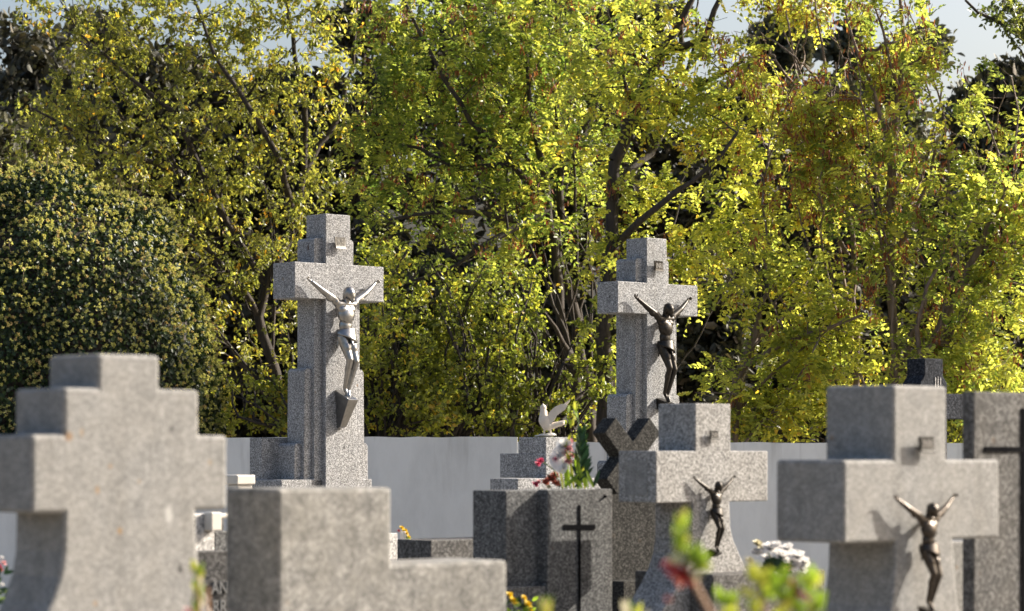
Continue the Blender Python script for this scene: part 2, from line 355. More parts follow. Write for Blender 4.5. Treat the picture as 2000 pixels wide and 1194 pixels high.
def build_figure_meshes():
    # x to the viewer's right, -y out of the stone, z up; 1 = hands to feet
    def Y(p): return (p[0], -p[1] * .70 - .020, p[2])
    bm = bmesh.new()
    cap = lambda a, b, r0, r1: capsule(bm, Y(a), Y(b), r0, r1)
    el = lambda c, r, rot=None: ellip(bm, Y(c), r, rot)
    el((0.0, .082, .535), (.076, .056, .055)); el((-.002, .082, .605), (.060, .045, .075))
    el((0.0, .090, .70), (.080, .056, .088), rotm('X', -8))
    el((-.034, .122, .738), (.046, .022, .034)); el((.034, .122, .738), (.046, .022, .034)); el((0, .124, .71), (.03, .018, .05))
    for k, zz in enumerate((.665, .64)):      # rib arch
        el((-.030, .128 - k * .006, zz), (.036, .020, .008), rotm('Y', 28)); el((.030, .128 - k * .006, zz), (.036, .020, .008), rotm('Y', -28))
    el((0, .118, .60), (.030, .013, .045)); el((0, .115, .555), (.034, .018, .022))
    cap((-.08, .085, .785), (.08, .085, .785), .034, .034)
    for s in (-1, 1):
        el((s * .100, .080, .80), (.034, .034, .034))
        cap((s * .05, .085, .73), (s * .1, .078, .79), .03, .022)         # lat
        sh = (s * .100, .078, .812); el_ = (s * .225, .062, .885); wr = (s * .325, .034, .958)
        cap(sh, el_, .033, .027); el(((sh[0] + el_[0]) / 2, .072, .832), (.042, .028, .030), rotm('Y', -s * 35))
        cap(el_, wr, .026, .0165); el((s * .245, .058, .90), (.03, .019, .018), rotm('Y', -s * 36))
        el((s * .345, .030, .972), (.022, .009, .017), rotm('Y', -s * 36))
        # fingers, half curled, unequal
        for j, (a, ln_) in enumerate(((12, .030), (30, .035), (48, .033), (66, .026))):
            ca, sa = math.cos(R(a)), math.sin(R(a))
            b0 = (s * (.353 + .010 * ca), .028, .977 + .010 * sa)
            b1 = (b0[0] + s * ln_ * .6 * ca, .040, b0[2] + ln_ * .6 * sa)
            b2 = (b1[0] + s * ln_ * .35 * ca * .6, .053, b1[2] + ln_ * .35 * sa * .4)
            cap(b0, b1, .0056, .005); cap(b1, b2, .005, .0042)
        cap((s * .338, .034, .985), (s * .336, .046, 1.004), .006, .005)
    cap((0.0, .09, .80), (.006, .120, .845), .030, .028)
    el((.010, .140, .872), (.044, .052, .052), rotm('X', 35))             # skull
    el((.016, .172, .846), (.029, .026, .036), rotm('X', 32))             # face
    cap((.018, .196, .858), (.020, .203, .842), .005, .008)               # nose
    el((.020, .178, .814), (.019, .018, .024), rotm('X', 25))             # beard
    el((.004, .190, .862), (.009, .006, .004)); el((.033, .190, .862), (.009, .006, .004))
    for s in (-1, 1): el((.012 + s * .043, .142, .858), (.006, .010, .014))
    # legs
    kn = {-1: (-.006, .175, .322), 1: (.062, .170, .305)}
    an = {-1: (-.012, .088, .085), 1: (.018, .098, .070)}
    for s in (-1, 1):
        hp = (s * .034, .080, .515)
        cap(hp, kn[s], .052, .031); el(((hp[0] + kn[s][0]) / 2, (hp[1] + kn[s][1]) / 2 + .01, .435), (.036, .036, .06), rotm('X', -25))
        el(kn[s], (.027, .027, .030))
        cap(kn[s], an[s], .029, .017)
        m_ = [kn[s][i] * .7 + an[s][i] * .3 for i in range(3)]; m_[1] -= .012
        el(tuple(m_), (.024, .026, .055), rotm('X', 20))
    cap(an[-1], (.004, .120, .018), .017, .012); cap((.004, .120, .018), (.006, .130, -.006), .013, .009)
    cap(an[1], (.014, .135, .022), .016, .012); cap((.014, .135, .022), (.012, .146, .0), .012, .008)
    body = bake_remesh(bm, .0042, 3, .45)
    # loin cloth with folds and a knot
    bm = bmesh.new()
    for k in range(7):
        z0 = .575 - k * .013; tilt = (-8 + k * 5)
        m = Matrix.Translation((0.002, -.112 - k * .002, z0)) @ rotm('Y', tilt).to_4x4() @ Matrix.Diagonal((.078 + .0022 * k, .062 + .0022 * k, 1, 1))
        vs = []
        seg = 40; tub = 8; rr = .0095
        for i in range(seg):
            a = 2 * math.pi * i / seg
            cx, cy = math.cos(a), math.sin(a)
            ring = []
            for j in range(tub):
                b_ = 2 * math.pi * j / tub
                p = m @ Vector((cx, cy, 0)); nrm = Vector((cx, cy, 0))
                ring.append(bm.verts.new(p + nrm * rr * math.cos(b_) + Vector((0, 0, rr * math.sin(b_)))))
            vs.append(ring)
        for i in range(seg):
            for j in range(tub):
                bm.faces.new((vs[i][j], vs[(i + 1) % seg][j], vs[(i + 1) % seg][(j + 1) % tub], vs[i][(j + 1) % tub]))
    ellip(bm, (.0, -.112, .533), (.079, .062, .052))
    capsule(bm, (-.066, -.11, .54), (-.078, -.105, .43), .014, .007); capsule(bm, (-.060, -.12, .54), (-.066, -.125, .45), .012, .006)
    capsule(bm, (.0, -.16, .555), (.012, -.20, .44), .014, .008); capsule(bm, (.012, -.16, .55), (.03, -.19, .465), .012, .007)
    bmesh.ops.translate(bm, verts=bm.verts, vec=(0, .035, 0))
    cloth = bake_remesh(bm, .0045, 2, .4)
    bm = bmesh.new()
    ellip(bm, (.009, -.160, .882), (.048, .052, .050), rotm('X', 35))
    for s in (-1, 1):
        capsule(bm, (.011 + s * .042, -.164, .87), (.012 + s * .046, -.156, .835), .012, .008)
        capsule(bm, (.011 + s * .034, -.140, .87), (.012 + s * .038, -.128, .82), .014, .009)
    bmesh.ops.translate(bm, verts=bm.verts, vec=(0, .047, 0))
    hair = bake_remesh(bm, .0045, 2, .4)
    return body, cloth, hair
BODY, CLOTH, HAIR = build_figure_meshes()

def figure(parent, wc, tf, zf, H, mat, tag_, rest='wedge', mirror=1):
    def mk(name, src, par):
        me = src.copy(); me.name = name + tag_
        o = bpy.data.objects.new(name, me); C.objects.link(o)
        me.materials.clear(); me.materials.append(mat); o.parent = par
        return o
    b = mk('crucified_figure', BODY, parent); b.location = (wc, tf, zf); b.scale = (H, H, H)
    mk('loincloth', CLOTH, b); mk('hair', HAIR, b)
    bm = bmesh.new()
    if rest == 'wedge':
        tp = [(-.10, 0, .10), (.055, 0, .10), (.055, -.20, -.012), (-.045, -.20, .0)]
        tp = [(-.052, .0, .075), (.052, .0, .075), (.052, -.185, -.012), (-.052, -.185, -.012)]
        bt = [(-.028, .0, -.25), (.028, .0, -.25), (.032, -.05, -.235), (-.032, -.05, -.235)]
    else:
        tp = [(-.045, .0, .04), (.045, .0, .04), (.045, -.16, -.012), (-.045, -.16, -.012)]
        bt = [(-.035, .0, -.07), (.035, .0, -.07), (.035, -.07, -.06), (-.035, -.07, -.06)]
    a = [bm.verts.new(p) for p in tp]; c = [bm.verts.new(p) for p in bt]
    bm.faces.new(a); bm.faces.new(c)
    for i in range(4): bm.faces.new((a[i], a[(i + 1) % 4], c[(i + 1) % 4], c[i]))
    o = from_bm('footrest', bm, mat, b); o.data.materials.clear(); o.data.materials.append(mat); bevel(o, .004 )
    return b

def text_mesh(name, s, size, depth, mat, parent, loc, rot=(R(90), 0, 0), xs=1.0, align='CENTER'):
    cu = bpy.data.curves.new('t', 'FONT'); cu.body = s; cu.size = size; cu.extrude = depth; cu.align_x = align; cu.align_y = 'CENTER'
    cu.resolution_u = 3; cu.offset = size * 0.012
    o = bpy.data.objects.new('t', cu); C.objects.link(o)
    me = bpy.data.meshes.new_from_object(o.evaluated_get(bpy.context.evaluated_depsgraph_get()))
    bpy.data.objects.remove(o); bpy.data.curves.remove(cu)
    me.name = name
    t = link(name, me, mat, parent); t.location = loc; t.rotation_euler = rot; t.scale = (xs, 1, 1)
    return t

def titulus(parent, wc, tf, zc, wd, ht, mat, lmat):
    """scroll plaque standing off the stone, dark field, raised letters, curled ends"""
    off = wd * 0.30; th = wd * .05
    bm = bmesh.new(); n = 14; front = []; back = []
    for j in range(n + 1):
        v = j / n
        z = zc + ht * (v - 0.5)
        out = off * (0.80 + 0.10 * (abs(v - .5) * 2) ** 3)
        sh = -wd * .10 * v
        front.append([bm.verts.new((wc + sh + wd * (i / 4 - .5) + wd * .05, tf - out - th, z)) for i in range(5)])
        back.append([bm.verts.new((wc + sh + wd * (i / 4 - .5) + wd * .05, tf - out, z)) for i in range(5)])
    for G_ in (front, back):
        for j in range(n):
            for i in range(4): bm.faces.new((G_[j][i], G_[j][i + 1], G_[j + 1][i + 1], G_[j + 1][i]))
    for j in range(n):
        for i in (0, 4): bm.faces.new((front[j][i], front[j + 1][i], back[j + 1][i], back[j][i]))
    for j in (0, n):
        for i in range(4): bm.faces.new((front[j][i], front[j][i + 1], back[j][i + 1], back[j][i]))
    r_ = wd * .03
    capsule(bm, (wc - wd * .52, tf - off * 1.1, zc + ht * .48), (wc - wd * .43, tf - off * 1.1, zc - ht * .48), r_, r_)
    capsule(bm, (wc - wd * .43, tf - off * 1.1, zc - ht * .5), (wc + wd * .55, tf - off * 1.1, zc - ht * .56), r_, r_)
    capsule(bm, (wc, tf + .001, zc), (wc, tf - off * .7, zc), wd * .06, wd * .06)
    o = from_bm('title_plaque', bm, mat, parent)
    bm = bmesh.new(); yy = tf - off * .75 - th
    box(bm, wc - wd * .38, wc + wd * .46, yy - wd * .012, yy + th * .4, zc - ht * .36, zc + ht * .38)
    from_bm('field', bm, M_IRON, o)
    text_mesh('lettering', 'INRI', ht * .78, wd * .02, lmat, o, (wc + wd * .04, yy - wd * .03, zc), xs=wd * .78 / (ht * .78 * 1.95))
    return o

# ------------------------------------------------------------------ the two tall monuments
def rounded(w0, w1, z0, z1, r, b0=0.0, b1=0.0, n=5):
    """profile with rounded upper corners; b0/b1 widen the foot on either side (batter)"""
    pts = [(w0 - b0, z0), (w1 + b1, z0)]
    for i in range(n + 1):
        a = math.pi / 2 * i / n; pts.append((w1 - r + r * math.cos(a), z1 - r + r * math.sin(a)))
    for i in range(n + 1):
        a = math.pi / 2 * (1 + i / n); pts.append((w0 + r + r * math.cos(a), z1 - r + r * math.sin(a)))
    return pts

def tall_monument(D, pxA, px_arm, px_arm_r, px_arm_side, px_top_r, px_top_side, px_A_r, ys, mat, label, fig, figmat, rest, plq, with_back):
    fr = Frame(px_arm, D)
    r = fr.root('granite_cross_monument')
    yt, ysh, ya, yb, yc, yd, yb_slab, ybase = ys
    z = fr.z
    wA0 = fr.w(pxA); wT1 = fr.w(px_top_r); wA1 = fr.w(px_A_r); wR = fr.w(px_arm_r)
    tT = fr.t(px_top_side, wA0); tA = fr.t(px_arm_side)
    u = D / F
    if with_back:
        e_, p_ = 20 * u, 11 * u
        t_ = fr.t(602, wA0 - e_)
        mat = with_spots(mat, [(wA0 - e_, t_, z(484, wA0 - e_, t_), 3 * u, (.07, .035, .02), 2.6), (fr.w(672), 0, z(874, fr.w(672)), 3 * u, (.03, .03, .03), 1.3), (fr.w(645), 0, z(907, fr.w(645)), 1.6 * u, (.03, .03, .03), 1.2),
              (fr.w(661), 0, z(934, fr.w(661)), 1.6 * u, (.03, .03, .03), 1.2), (fr.w(634), 0, z(510, fr.w(634)), 3 * u, (.2, .12, .07), 1.6), (0, fr.t(553), z(545, 0, fr.t(553)), 3 * u, (.2, .17, .13), 1.2)])
    else:
        mat = with_spots(mat, [(0, fr.t(1191), z(580, 0, fr.t(1191)), 2.6 * u, (.03, .03, .03), 1.2)])
    # front pillar with its head
    bm = bmesh.new(); prism(bm, [(wA0 - 1 * u, 0), (wA1 + 2 * u, 0), (wA1, z(yb, wA1)), (wT1 + 2 * u, z(ya, wT1)), (wT1, z(yt, wT1)), (wA0, z(yt, wT1))], 0, tT)
    o = from_bm('pillar', bm, mat, r); bevel(o, .006)
    # arms
    bm = bmesh.new(); box(bm, 0, wR, -0.0025, tA, z(yb), z(ya)); o = from_bm('cross_arms', bm, mat, r); bevel(o, .006)
    # stepped slabs behind the pillar
    e1, p1 = 20 * u, 11 * u; e2, p2 = 17.5 * u, 8 * u; e3, p3 = 18 * u, 9 * u
    hx = 2 * u
    specs = [('inner_slab', e1, p1, 55 * u, ysh, 0), ('middle_slab', e1 + e2, p1 + p2, 55 * u, yc, 7 * u), ('outer_slab', e1 + e2 + e3, p1 + p2 + p3, 56 * u, yd, 5 * u)]
    for nm, e, p, dp, yy, bt in specs:
        bm = bmesh.new()
        wtop1 = (wT1 if nm == 'inner_slab' else wA1) + e
        if nm == 'inner_slab':
            poly = rounded(wA0 - e, wT1 + e - 4 * u, z(ysh, wA1), z(ysh, wA1), .0) if False else None
            zt = z(ysh, wA0, p); rr = 7 * u
            poly = [(wA0 - e, 0), (wA1 + e * .8, 0), (wA1 + e * .8, z(yb)), (wT1 + e * .85, z(ya))]
            for i in range(6):
                a = math.pi / 2 * i / 5; poly.append((wT1 + e * .85 - rr + rr * math.cos(a), zt - rr + rr * math.sin(a)))
            for i in range(6):
                a = math.pi / 2 * (1 + i / 5); poly.append((wA0 - e + rr + rr * math.cos(a), zt - rr + rr * math.sin(a)))
        else:
            poly = rounded(wA0 - e, wA1 + e - (5 * u), 0, z(yy, wA0, p), 8 * u, bt, bt)
        prism(bm, poly, p, p + dp)
        o = from_bm(nm, bm, mat, r); bevel(o, .004, 2)
    if with_back:
        p = (11 + 8 + 9 + 56) * u; ee = e1 + e2 + e3
        wl = fr.w(511, p)
        bm = bmesh.new(); box(bm, wl, wA1 + ee, p - .002, p + 40 * u, 0, z(yb_slab, wl, p)); o = from_bm('back_slab', bm, mat, r); bevel(o, .004)
        wl2 = fr.w(497, p + 40 * u)
    # plinth
    bm = bmesh.new(); box(bm, wA0 - e1 - e2 - e3 - 45 * u, wA1 + e1 + e2 + e3 - 8 * u, p1, 130 * u, 0, z(ybase, 0, 60 * u)); o = from_bm('plinth', bm, mat, r); bevel(o, .006)
    # the mounted figure and title
    (fxc, fy_hand, fy_foot) = fig
    wc = fr.w(fxc - 1); zf = z(fy_foot, wc); H = z(fy_hand, wc) - zf
    figure(r, wc, -0.004, zf, H, figmat, '_tall', rest)
    px_, py_, pw, ph = plq
    titulus(r, fr.w(px_), 0, z(py_, fr.w(px_)), pw * u, ph * u, figmat, M_SILVER if figmat is M_SILVER else M_LETTER)
    tag(r, label, 'monument', 'tall granite cross monuments')
    return fr, r

tall_monument(18.3, 636, 575, 749, 533, 684, 598, 697, (421, 465, 511, 582, 720, 866, 855, 937), G_TALL,
              'tall stepped granite cross with a silver crucified figure, in front of the white wall', (664, 545, 779), M_SILVER, 'wedge', (660, 475, 27, 22), True)
tall_monument(20.2, 1263, 1206, 1362, 1166, 1302, 1223, 1318, (467, 505, 549, 611, 770, 900, 900, 960), G_TALL2,
              'tall stepped granite cross with a dark bronze crucified figure, behind the smaller crosses', (1288, 579, 786), M_BRONZE, 'small', (1282, 520, 24, 19), False)

# ------------------------------------------------------------------ near left stepped cross
fr = Frame(62, 5.8); r = fr.root('stepped_granite_cross'); z = fr.z
wS0 = fr.w(126); wS1 = fr.w(383); wM0 = fr.w(125); wM1 = fr.w(389); wT0 = fr.w(192); wT1 = fr.w(312); wA1 = fr.w(444)
tk = fr.t(95, wT0)
zt = z(691, wT0); z1 = z(757, wM0); za = z(849); zb = z(1003)
poly = [(wS0 - .11, 0.25), (wS1 + .11, 0.25), (wS1 + .11, z(1290)), (wS1 + .05, z(1210)), (wS1 + .018, z(1150)), (wS1 + .004, z(1080)), (wS1, zb), (wA1, zb), (wA1, za), (wM1, za), (wM1, z1), (wT1, z1), (wT1, zt), (wT0, zt), (wT0, z1),
        (wM0, z1), (wM0, za), (0, za), (0, zb), (wS0, zb), (wS0 - .002, z(1080)), (wS0 - .012, z(1130)), (wS0 - .035, z(1180)), (wS0 - .07, z(1235)), (wS0 - .11, z(1290))]
sp = [(fr.w(px_), 0, z(py_, fr.w(px_)), rr_ * 5.8 / F, cc_, st_) for px_, py_, rr_, cc_, st_ in (
    (335, 838, 5, (.06, .058, .056), 1.5), (352, 1111, 7, (.05, .048, .046), 1.6), (190, 958, 5, (.26, .17, .09), 1.5), (234, 1037, 6, (.25, .16, .08), 1.4), (160, 845, 5, (.27, .2, .13), 1.6),
    (216, 911, 4, (.26, .18, .11), 1.2), (272, 940, 4, (.25, .2, .14), 1.2), (269, 987, 4, (.13, .125, .12), 1.4), (410, 903, 5, (.27, .21, .15), 1.2), (186, 1178, 5, (.27, .2, .14), 1.2), (330, 1005, 9, (.42, .41, .39), 2.2))]
prism_obj('cross_body', poly, 0, tk, with_spots(G_NEAR, sp), r, .009)
bm = bmesh.new(); box(bm, -.12, wA1 + .12, -.12, tk + .12, 0, .25); bevel(from_bm('plinth', bm, G_NEAR, r), .006)
tag(r, 'large blurred granite cross with two stepped shoulders, plain face, near left', 'cross')

# ------------------------------------------------------------------ near block headstone
fr = Frame(543, 6.35); r = fr.root('stepped_headstone'); z = fr.z
w1 = fr.w(765); w2 = fr.w(991); tk = fr.t(440)
poly = [(0, 0), (w2, 0), (w2, z(1091, w2) - .004), (w1, z(1091, w2) - .004), (w1, z(952, w1)), (0, z(952, w1))]
prism_obj('stone_block', poly, 0, tk, G_BLOCK, r, .010)
tag(r, 'plain weathered granite headstone with a lower step on its right, near centre', 'headstone')

# ------------------------------------------------------------------ right near cross with figure
fr = Frame(1648, 7.0); r = fr.root('granite_cross_with_figure'); z = fr.z
wT0 = fr.w(1745); wT1 = fr.w(1849); wA1 = fr.w(1952); tk = fr.t(1515); wS0 = fr.w(1750); wS1 = fr.w(1862)
zt = z(752, wT0); za = z(899); zb = z(1062)
poly = [(wS0 - .14, .2), (wS1 + .14, .2), (wS1 + .12, z(1330)), (wS1 + .05, z(1250)), (wS1 + .022, z(1190)), (wS1 + .008, z(1120)), (wS1, zb), (wA1, zb), (wA1, za), (wT1, za), (wT1, zt), (wT0, zt), (wT0, za), (0, za), (0, zb),
        (wS0, zb), (wS0 - .003, z(1120)), (wS0 - .018, z(1190)), (wS0 - .05, z(1250)), (wS0 - .12, z(1330))]
prism_obj('cross_body', poly, 0, tk, G_NEAR, r, .009)
bm = bmesh.new(); box(bm, -.1, wA1 + .1, -.15, tk + .1, 0, .2); bevel(from_bm('plinth', bm, G_NEAR, r), .006)
wc = fr.w(1793); zf = z(1192, wc); fb = figure(r, wc, -.012, zf, z(966, wc) - zf, M_BRONZE2, '_near', 'small'); fb.scale.x *= 1.12
titulus(r, fr.w(1800), 0, z(868, fr.w(1800)), 47 * 7.0 / F, 30 * 7.0 / F, M_PLAQUE, M_LETTER)
tag(r, 'large blurred granite cross with a small bronze crucified figure, near right', 'cross', 'grey granite crosses bearing a bronze figure')

# ------------------------------------------------------------------ middle cross with figure
fr = Frame(1281, 9.7); r = fr.root('granite_cross_with_figure'); z = fr.z
wT0 = fr.w(1358); wT1 = fr.w(1427); wA1 = fr.w(1500); tk = fr.t(1208); wS0 = fr.w(1353); wS1 = fr.w(1425)
zt = z(788, wT0); za = z(881); zb = z(983)
zb0 = z(1117)
poly = [(wS0 - .28, z(1230)), (wS1 + .22, z(1230)), (wS1 + .09, z(1117)), (wS1 + .052, z(1085)), (wS1 + .022, z(1060)), (wS1 + .006, z(1035)), (wS1, zb), (wA1, zb), (wA1, za), (wT1, za), (wT1, zt), (wT0, zt), (wT0, za), (0, za), (0, zb),
        (wS0, zb), (wS0 - .003, z(1055)), (wS0 - .014, z(1085)), (wS0 - .04, z(1115)), (wS0 - .08, z(1145)), (wS0 - .135, z(1178)), (wS0 - .2, z(1208))]
prism_obj('cross_body', poly, 0, tk, G_MID, r, .005)
# recessed square panel outline on the side end of the arm
bm = bmesh.new(); box(bm, -.0022, .01, tk * .22, tk * .80, za - .035 - .135, za - .035); from_bm('worn_patch', bm, G_NEAR, r)
wc = fr.w(1389); zf = z(1078, wc); fb = figure(r, wc, -.003, zf, z(930, wc) - zf, M_BRONZE, '_mid', 'small'); fb.scale.x *= 1.06
titulus(r, fr.w(1390), 0, z(850, fr.w(1390)), 25 * 9.7 / F, 17 * 9.7 / F, M_PLAQUE, M_LETTER)
# pedestal below
wp0 = fr.w(1392, -.12); wp1 = fr.w(1612, -.12)
bm = bmesh.new(); box(bm, wp0, wp1, -.12, tk + .10, 0, z(1117, .4)); bevel(from_bm('pedestal', bm, G_DARK2, r), .006)  # darker granite stands in for the shadow over the pedestal front
tag(r, 'mid sized granite cross with flared foot and dark figure, beside the white roses', 'cross', 'grey granite crosses bearing a bronze figure')

# ------------------------------------------------------------------ headstone with slim iron cross
fr = Frame(1069, 9.9); r = fr.root('granite_headstone'); z = fr.z
tb = fr.t(1051); wR = fr.w(1196)
wl = fr.w(988, tb); tk = fr.t(923, wl)
ztop = z(957)
bm = bmesh.new(); box(bm, 0, wR, 0, tb + .002, 0, ztop); o = from_bm('front_slab', bm, G_DARK, r); bevel(o, .004)  # shadow over the front is put into the dark stone colour
bm = bmesh.new(); box(bm, wl, wR - .03, tb, tk, 0, ztop - .0025); o = from_bm('side_block', bm, G_DARK, r); bevel(o, .004)
bm = bmesh.new(); box(bm, wl - .05, -.003, .006, tb + .03, 0, z(1144)); o = from_bm('ledge', bm, G_DARK, r); bevel(o, .004)
bm = bmesh.new()
x0, x1, xc = fr.w(1100), fr.w(1162), fr.w(1131); hw = .0065
prism(bm, [(xc - hw, 0.3), (xc + hw, 0.3), (xc + hw, z(1035, xc)), (x1, z(1034, x1)), (x1, z(1025, x1)), (xc + hw, z(1025, xc)), (xc + hw, z(987, xc)), (xc - hw, z(987, xc)), (xc - hw, z(1025, xc)), (x0, z(1025, x0)), (x0, z(1034, x0)), (xc - hw, z(1035, xc))], -.0035, -.001)
from_bm('iron_cross', bm, M_IRON, r)
bm = bmesh.new(); bmesh.ops.create_cone(bm, cap_ends=True, segments=12, radius1=.007, radius2=.004, depth=.012, matrix=Matrix.Translation((fr.w(1181), -.005, z(970, fr.w(1181)))) @ Matrix.Rotation(R(90), 4, 'X'))
from_bm('stud', bm, M_IRON, r)
tag(r, 'speckled granite headstone coloured darker for shade, with a slim black iron cross on its front', 'headstone')

# low kerb stone to its left
fr = Frame(841, 10.9); r = fr.root('kerb_stone'); z = fr.z
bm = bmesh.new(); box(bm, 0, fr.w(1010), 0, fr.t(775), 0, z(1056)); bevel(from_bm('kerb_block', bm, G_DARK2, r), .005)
tag(r, 'low dark grey granite kerb block between the plain headstone and the iron cross headstone', 'grave kerb')

# ------------------------------------------------------------------ X shaped dark cross on slab
fr = Frame(1193, 11.4); r = fr.root('slanted_cross_monument'); z = fr.z
u = 11.4 / F
wc = fr.w(1232); zc = z(893, wc)
hw, ln = 21.5 * u, 88 * u
pts = []
for k in range(4):
    a = math.pi / 4 + k * math.pi / 2
    d = Vector((math.cos(a), math.sin(a))); n_ = Vector((-d.y, d.x))
    L_ = ln if k < 2 else ln * (0.93 if k == 2 else 1.05)
    prv = d * hw - n_ * hw
    pts += [Vector((0, 0)) + d * L_ - n_ * hw, d * L_ + n_ * hw, d * hw + n_ * hw]
poly = [(wc + p.x, zc + p.y) for p in pts]
prism_obj('slanted_cross', poly, -.015, 30 * u, G_BLACK, r, .004)
wr = fr.w(1345)
bm = bmesh.new(); box(bm, 0, wr, .012, .012 + 34 * u, 0, zc - ln * .70); bevel(from_bm('upright_slab', bm, G_BLACK, r), .004)
bm = bmesh.new(); box(bm, -.02, wr + .05, -.10, .012 + 40 * u, 0, z(1134)); bevel(from_bm('base_slab', bm, G_BLACK, r), .004)
tag(r, 'dark polished X shaped stone cross on a slab beside the middle granite cross', 'monument')

# ------------------------------------------------------------------ stepped pedestal and dove
fr = Frame(1066, 14.6); r = fr.root('stepped_pedestal'); z = fr.z
w1 = fr.w(1116); t1 = fr.t(1013); t2 = fr.t(977); w2 = fr.w(1120)
bm = bmesh.new(); box(bm, 0, w1, 0, t1, z(886) - .001, z(854)); bevel(from_bm('top_block', bm, G_TALL, r), .004)
bm = bmesh.new(); box(bm, -.0025, w1 + .05, -.0025, t2, z(934), z(886)); bevel(from_bm('middle_block', bm, G_TALL, r), .004)
tf = -0.14; wl = fr.w(1011, tf)
bm = bmesh.new(); box(bm, wl, w1 + .12, tf, fr.t(957, wl), 0, z(934)); bevel(from_bm('bottom_block', bm, G_TALL, r), .004)
tag(r, 'stepped granite pedestal carrying the dove, behind the pink flowers', 'pedestal')
ztop = z(854)
# dove statue: body one continuous mesh
D_ = 14.75
u = D_ / F
o_ = Vector(((1068 - 1000) * u, D_, ztop))
rt = empty('dove_statue', o_)
rt.rotation_euler = (0, 0, R(0))
def dz(px, py, y=0.0): return Vector(((px - 1068) * u, y, (853.5 - py) * u))
bm = bmesh.new()
def dcap(a, b, r0, r1): capsule(bm, a, b, r0 * u, r1 * u)
ellip(bm, dz(1064, 822), (11.5 * u, 10 * u, 15 * u), rotm('Y', -25))
ellip(bm, dz(1068, 830), (12 * u, 9 * u, 10 * u), rotm('Y', 30))
dcap(dz(1061, 812), dz(1061, 797), 8, 5.5)
ellip(bm, dz(1061, 796), (6.5 * u, 6 * u, 6.5 * u))
dcap(dz(1061, 792), dz(1060.5, 788), 2.5, 1.2)
dcap(dz(1075, 832), dz(1098, 826), 6.5, 5); dcap(dz(1080, 833), dz(1101, 823), 5, 3)
dcap(dz(1064, 834), dz(1062, 848), 2.6, 1.8); dcap(dz(1073, 834), dz(1076, 848), 2.6, 1.8)
me = bake_remesh(bm, 1.1 * u, 3, .5); link('dove_body', me, M_PLASTERS, rt)
bm = bmesh.new(); ellip(bm, dz(1067, 849.5), (17 * u, 12 * u, 3.2 * u)); ellip(bm, dz(1076, 848.5), (9 * u, 9 * u, 4 * u)); ellip(bm, dz(1052, 851), (9 * u, 6 * u, 2 * u))
me = bake_remesh(bm, 1.2 * u, 1, .5); link('rock_base', me, M_WHITEBOX, rt)
for kk, (outl, yy) in enumerate((([(1068, 822), (1069, 812), (1075, 802), (1084, 794), (1095, 789), (1106, 788.5), (1108, 792), (1102, 801), (1093, 807), (1087, 812), (1082, 822), (1076, 829)], -6),
                                 ([(1066, 818), (1064, 806), (1066, 799), (1070, 803), (1070, 812), (1080, 806), (1096, 796), (1104, 786), (1114, 779), (1113, 783), (1104, 796), (1090, 806), (1078, 822)], 7))):
    bm = bmesh.new()
    a = [bm.verts.new(dz(x, y, (yy - (.25 if kk == 0 else -.25) * (x - 1070) * .6) * u)) for x, y in outl]
    fc = bm.faces.new(a); ex = bmesh.ops.extrude_face_region(bm, geom=[fc])
    bmesh.ops.translate(bm, verts=[v for v in ex['geom'] if isinstance(v, bmesh.types.BMVert)], vec=(0, 2.6 * u, 0))
    bmesh.ops.triangulate(bm, faces=bm.faces)
    o = from_bm('wing', bm, M_PLASTERS, rt); bevel(o, .9 * u)
tag(rt, 'cream stone dove with raised wings standing on the stepped pedestal', 'statue')

# ------------------------------------------------------------------ black granite cross far right
fr = Frame(1806, 14.0); r = fr.root('black_granite_cross'); z = fr.z
wc = fr.w(1824); wT0 = 0; wT1 = fr.w(1842); tk = fr.t(1771)
e = fr.w(1850) - wT1
a1 = fr.w(1925); a0 = 2 * (wT1 / 2) - a1
poly = [(0 - e, 0), (wT1 + e, 0), (wT1 + e, z(818)), (a1, z(818)), (a1, z(768)), (wT1 + e, z(768)), (wT1 + e, z(748)), (wT1 + .2 * e, z(737)), (wT1, z(733)), (wT1, z(700)), (0, z(700)), (0, z(733)), (-.2 * e, z(737)), (-e, z(748)), (-e, z(768)),
        (a0, z(768)), (a0, z(818)), (-e, z(818))]
prism_obj('cross_body', poly, 0, tk, G_BLUE, r, .004)
for i in range(3):
    bm = bmesh.new(); xx = wT1 * .55 + i * .022; box(bm, xx, xx + .005, -.004, .001, z(790), z(735 + (1.5 if i != 1 else 0))); from_bm('carved_line', bm, G_WHITE, r)
tag(r, 'black polished granite cross peeking between the two near right stones', 'cross')

# ------------------------------------------------------------------ slab with iron cross, right edge
fr = Frame(1902, 7.9); r = fr.root('granite_slab_headstone'); z = fr.z
tk = fr.t(1879); w1 = .62
bm = bmesh.new(); box(bm, 0, w1, 0, max(tk, .03), 0, z(766, .1)); bevel(from_bm('slab', bm, G_DARK2, r), .005)  # slab in shadow, imitated by a darker stone colour
x0 = fr.w(1922); xc = fr.w(1999)
bm = bmesh.new(); u = 7.9 / F
zc_ = z(878, xc)
prism(bm, [(xc - 8 * u, .4), (xc + 8 * u, .4), (xc + 8 * u, zc_ - 5 * u), (xc + (xc - x0), zc_ - 5 * u), (xc + (xc - x0), zc_ + 5 * u), (xc + 8 * u, zc_ + 5 * u), (xc + 8 * u, z(798, xc)), (xc - 8 * u, z(798, xc)), (xc - 8 * u, zc_ + 5 * u), (x0, zc_ + 5 * u), (x0, zc_ - 5 * u), (xc - 8 * u, zc_ - 5 * u)], -.005, -.001)
from_bm('iron_cross', bm, M_IRON, r)
tag(r, 'granite slab coloured darker for shade, with a black iron cross at the right edge', 'headstone')

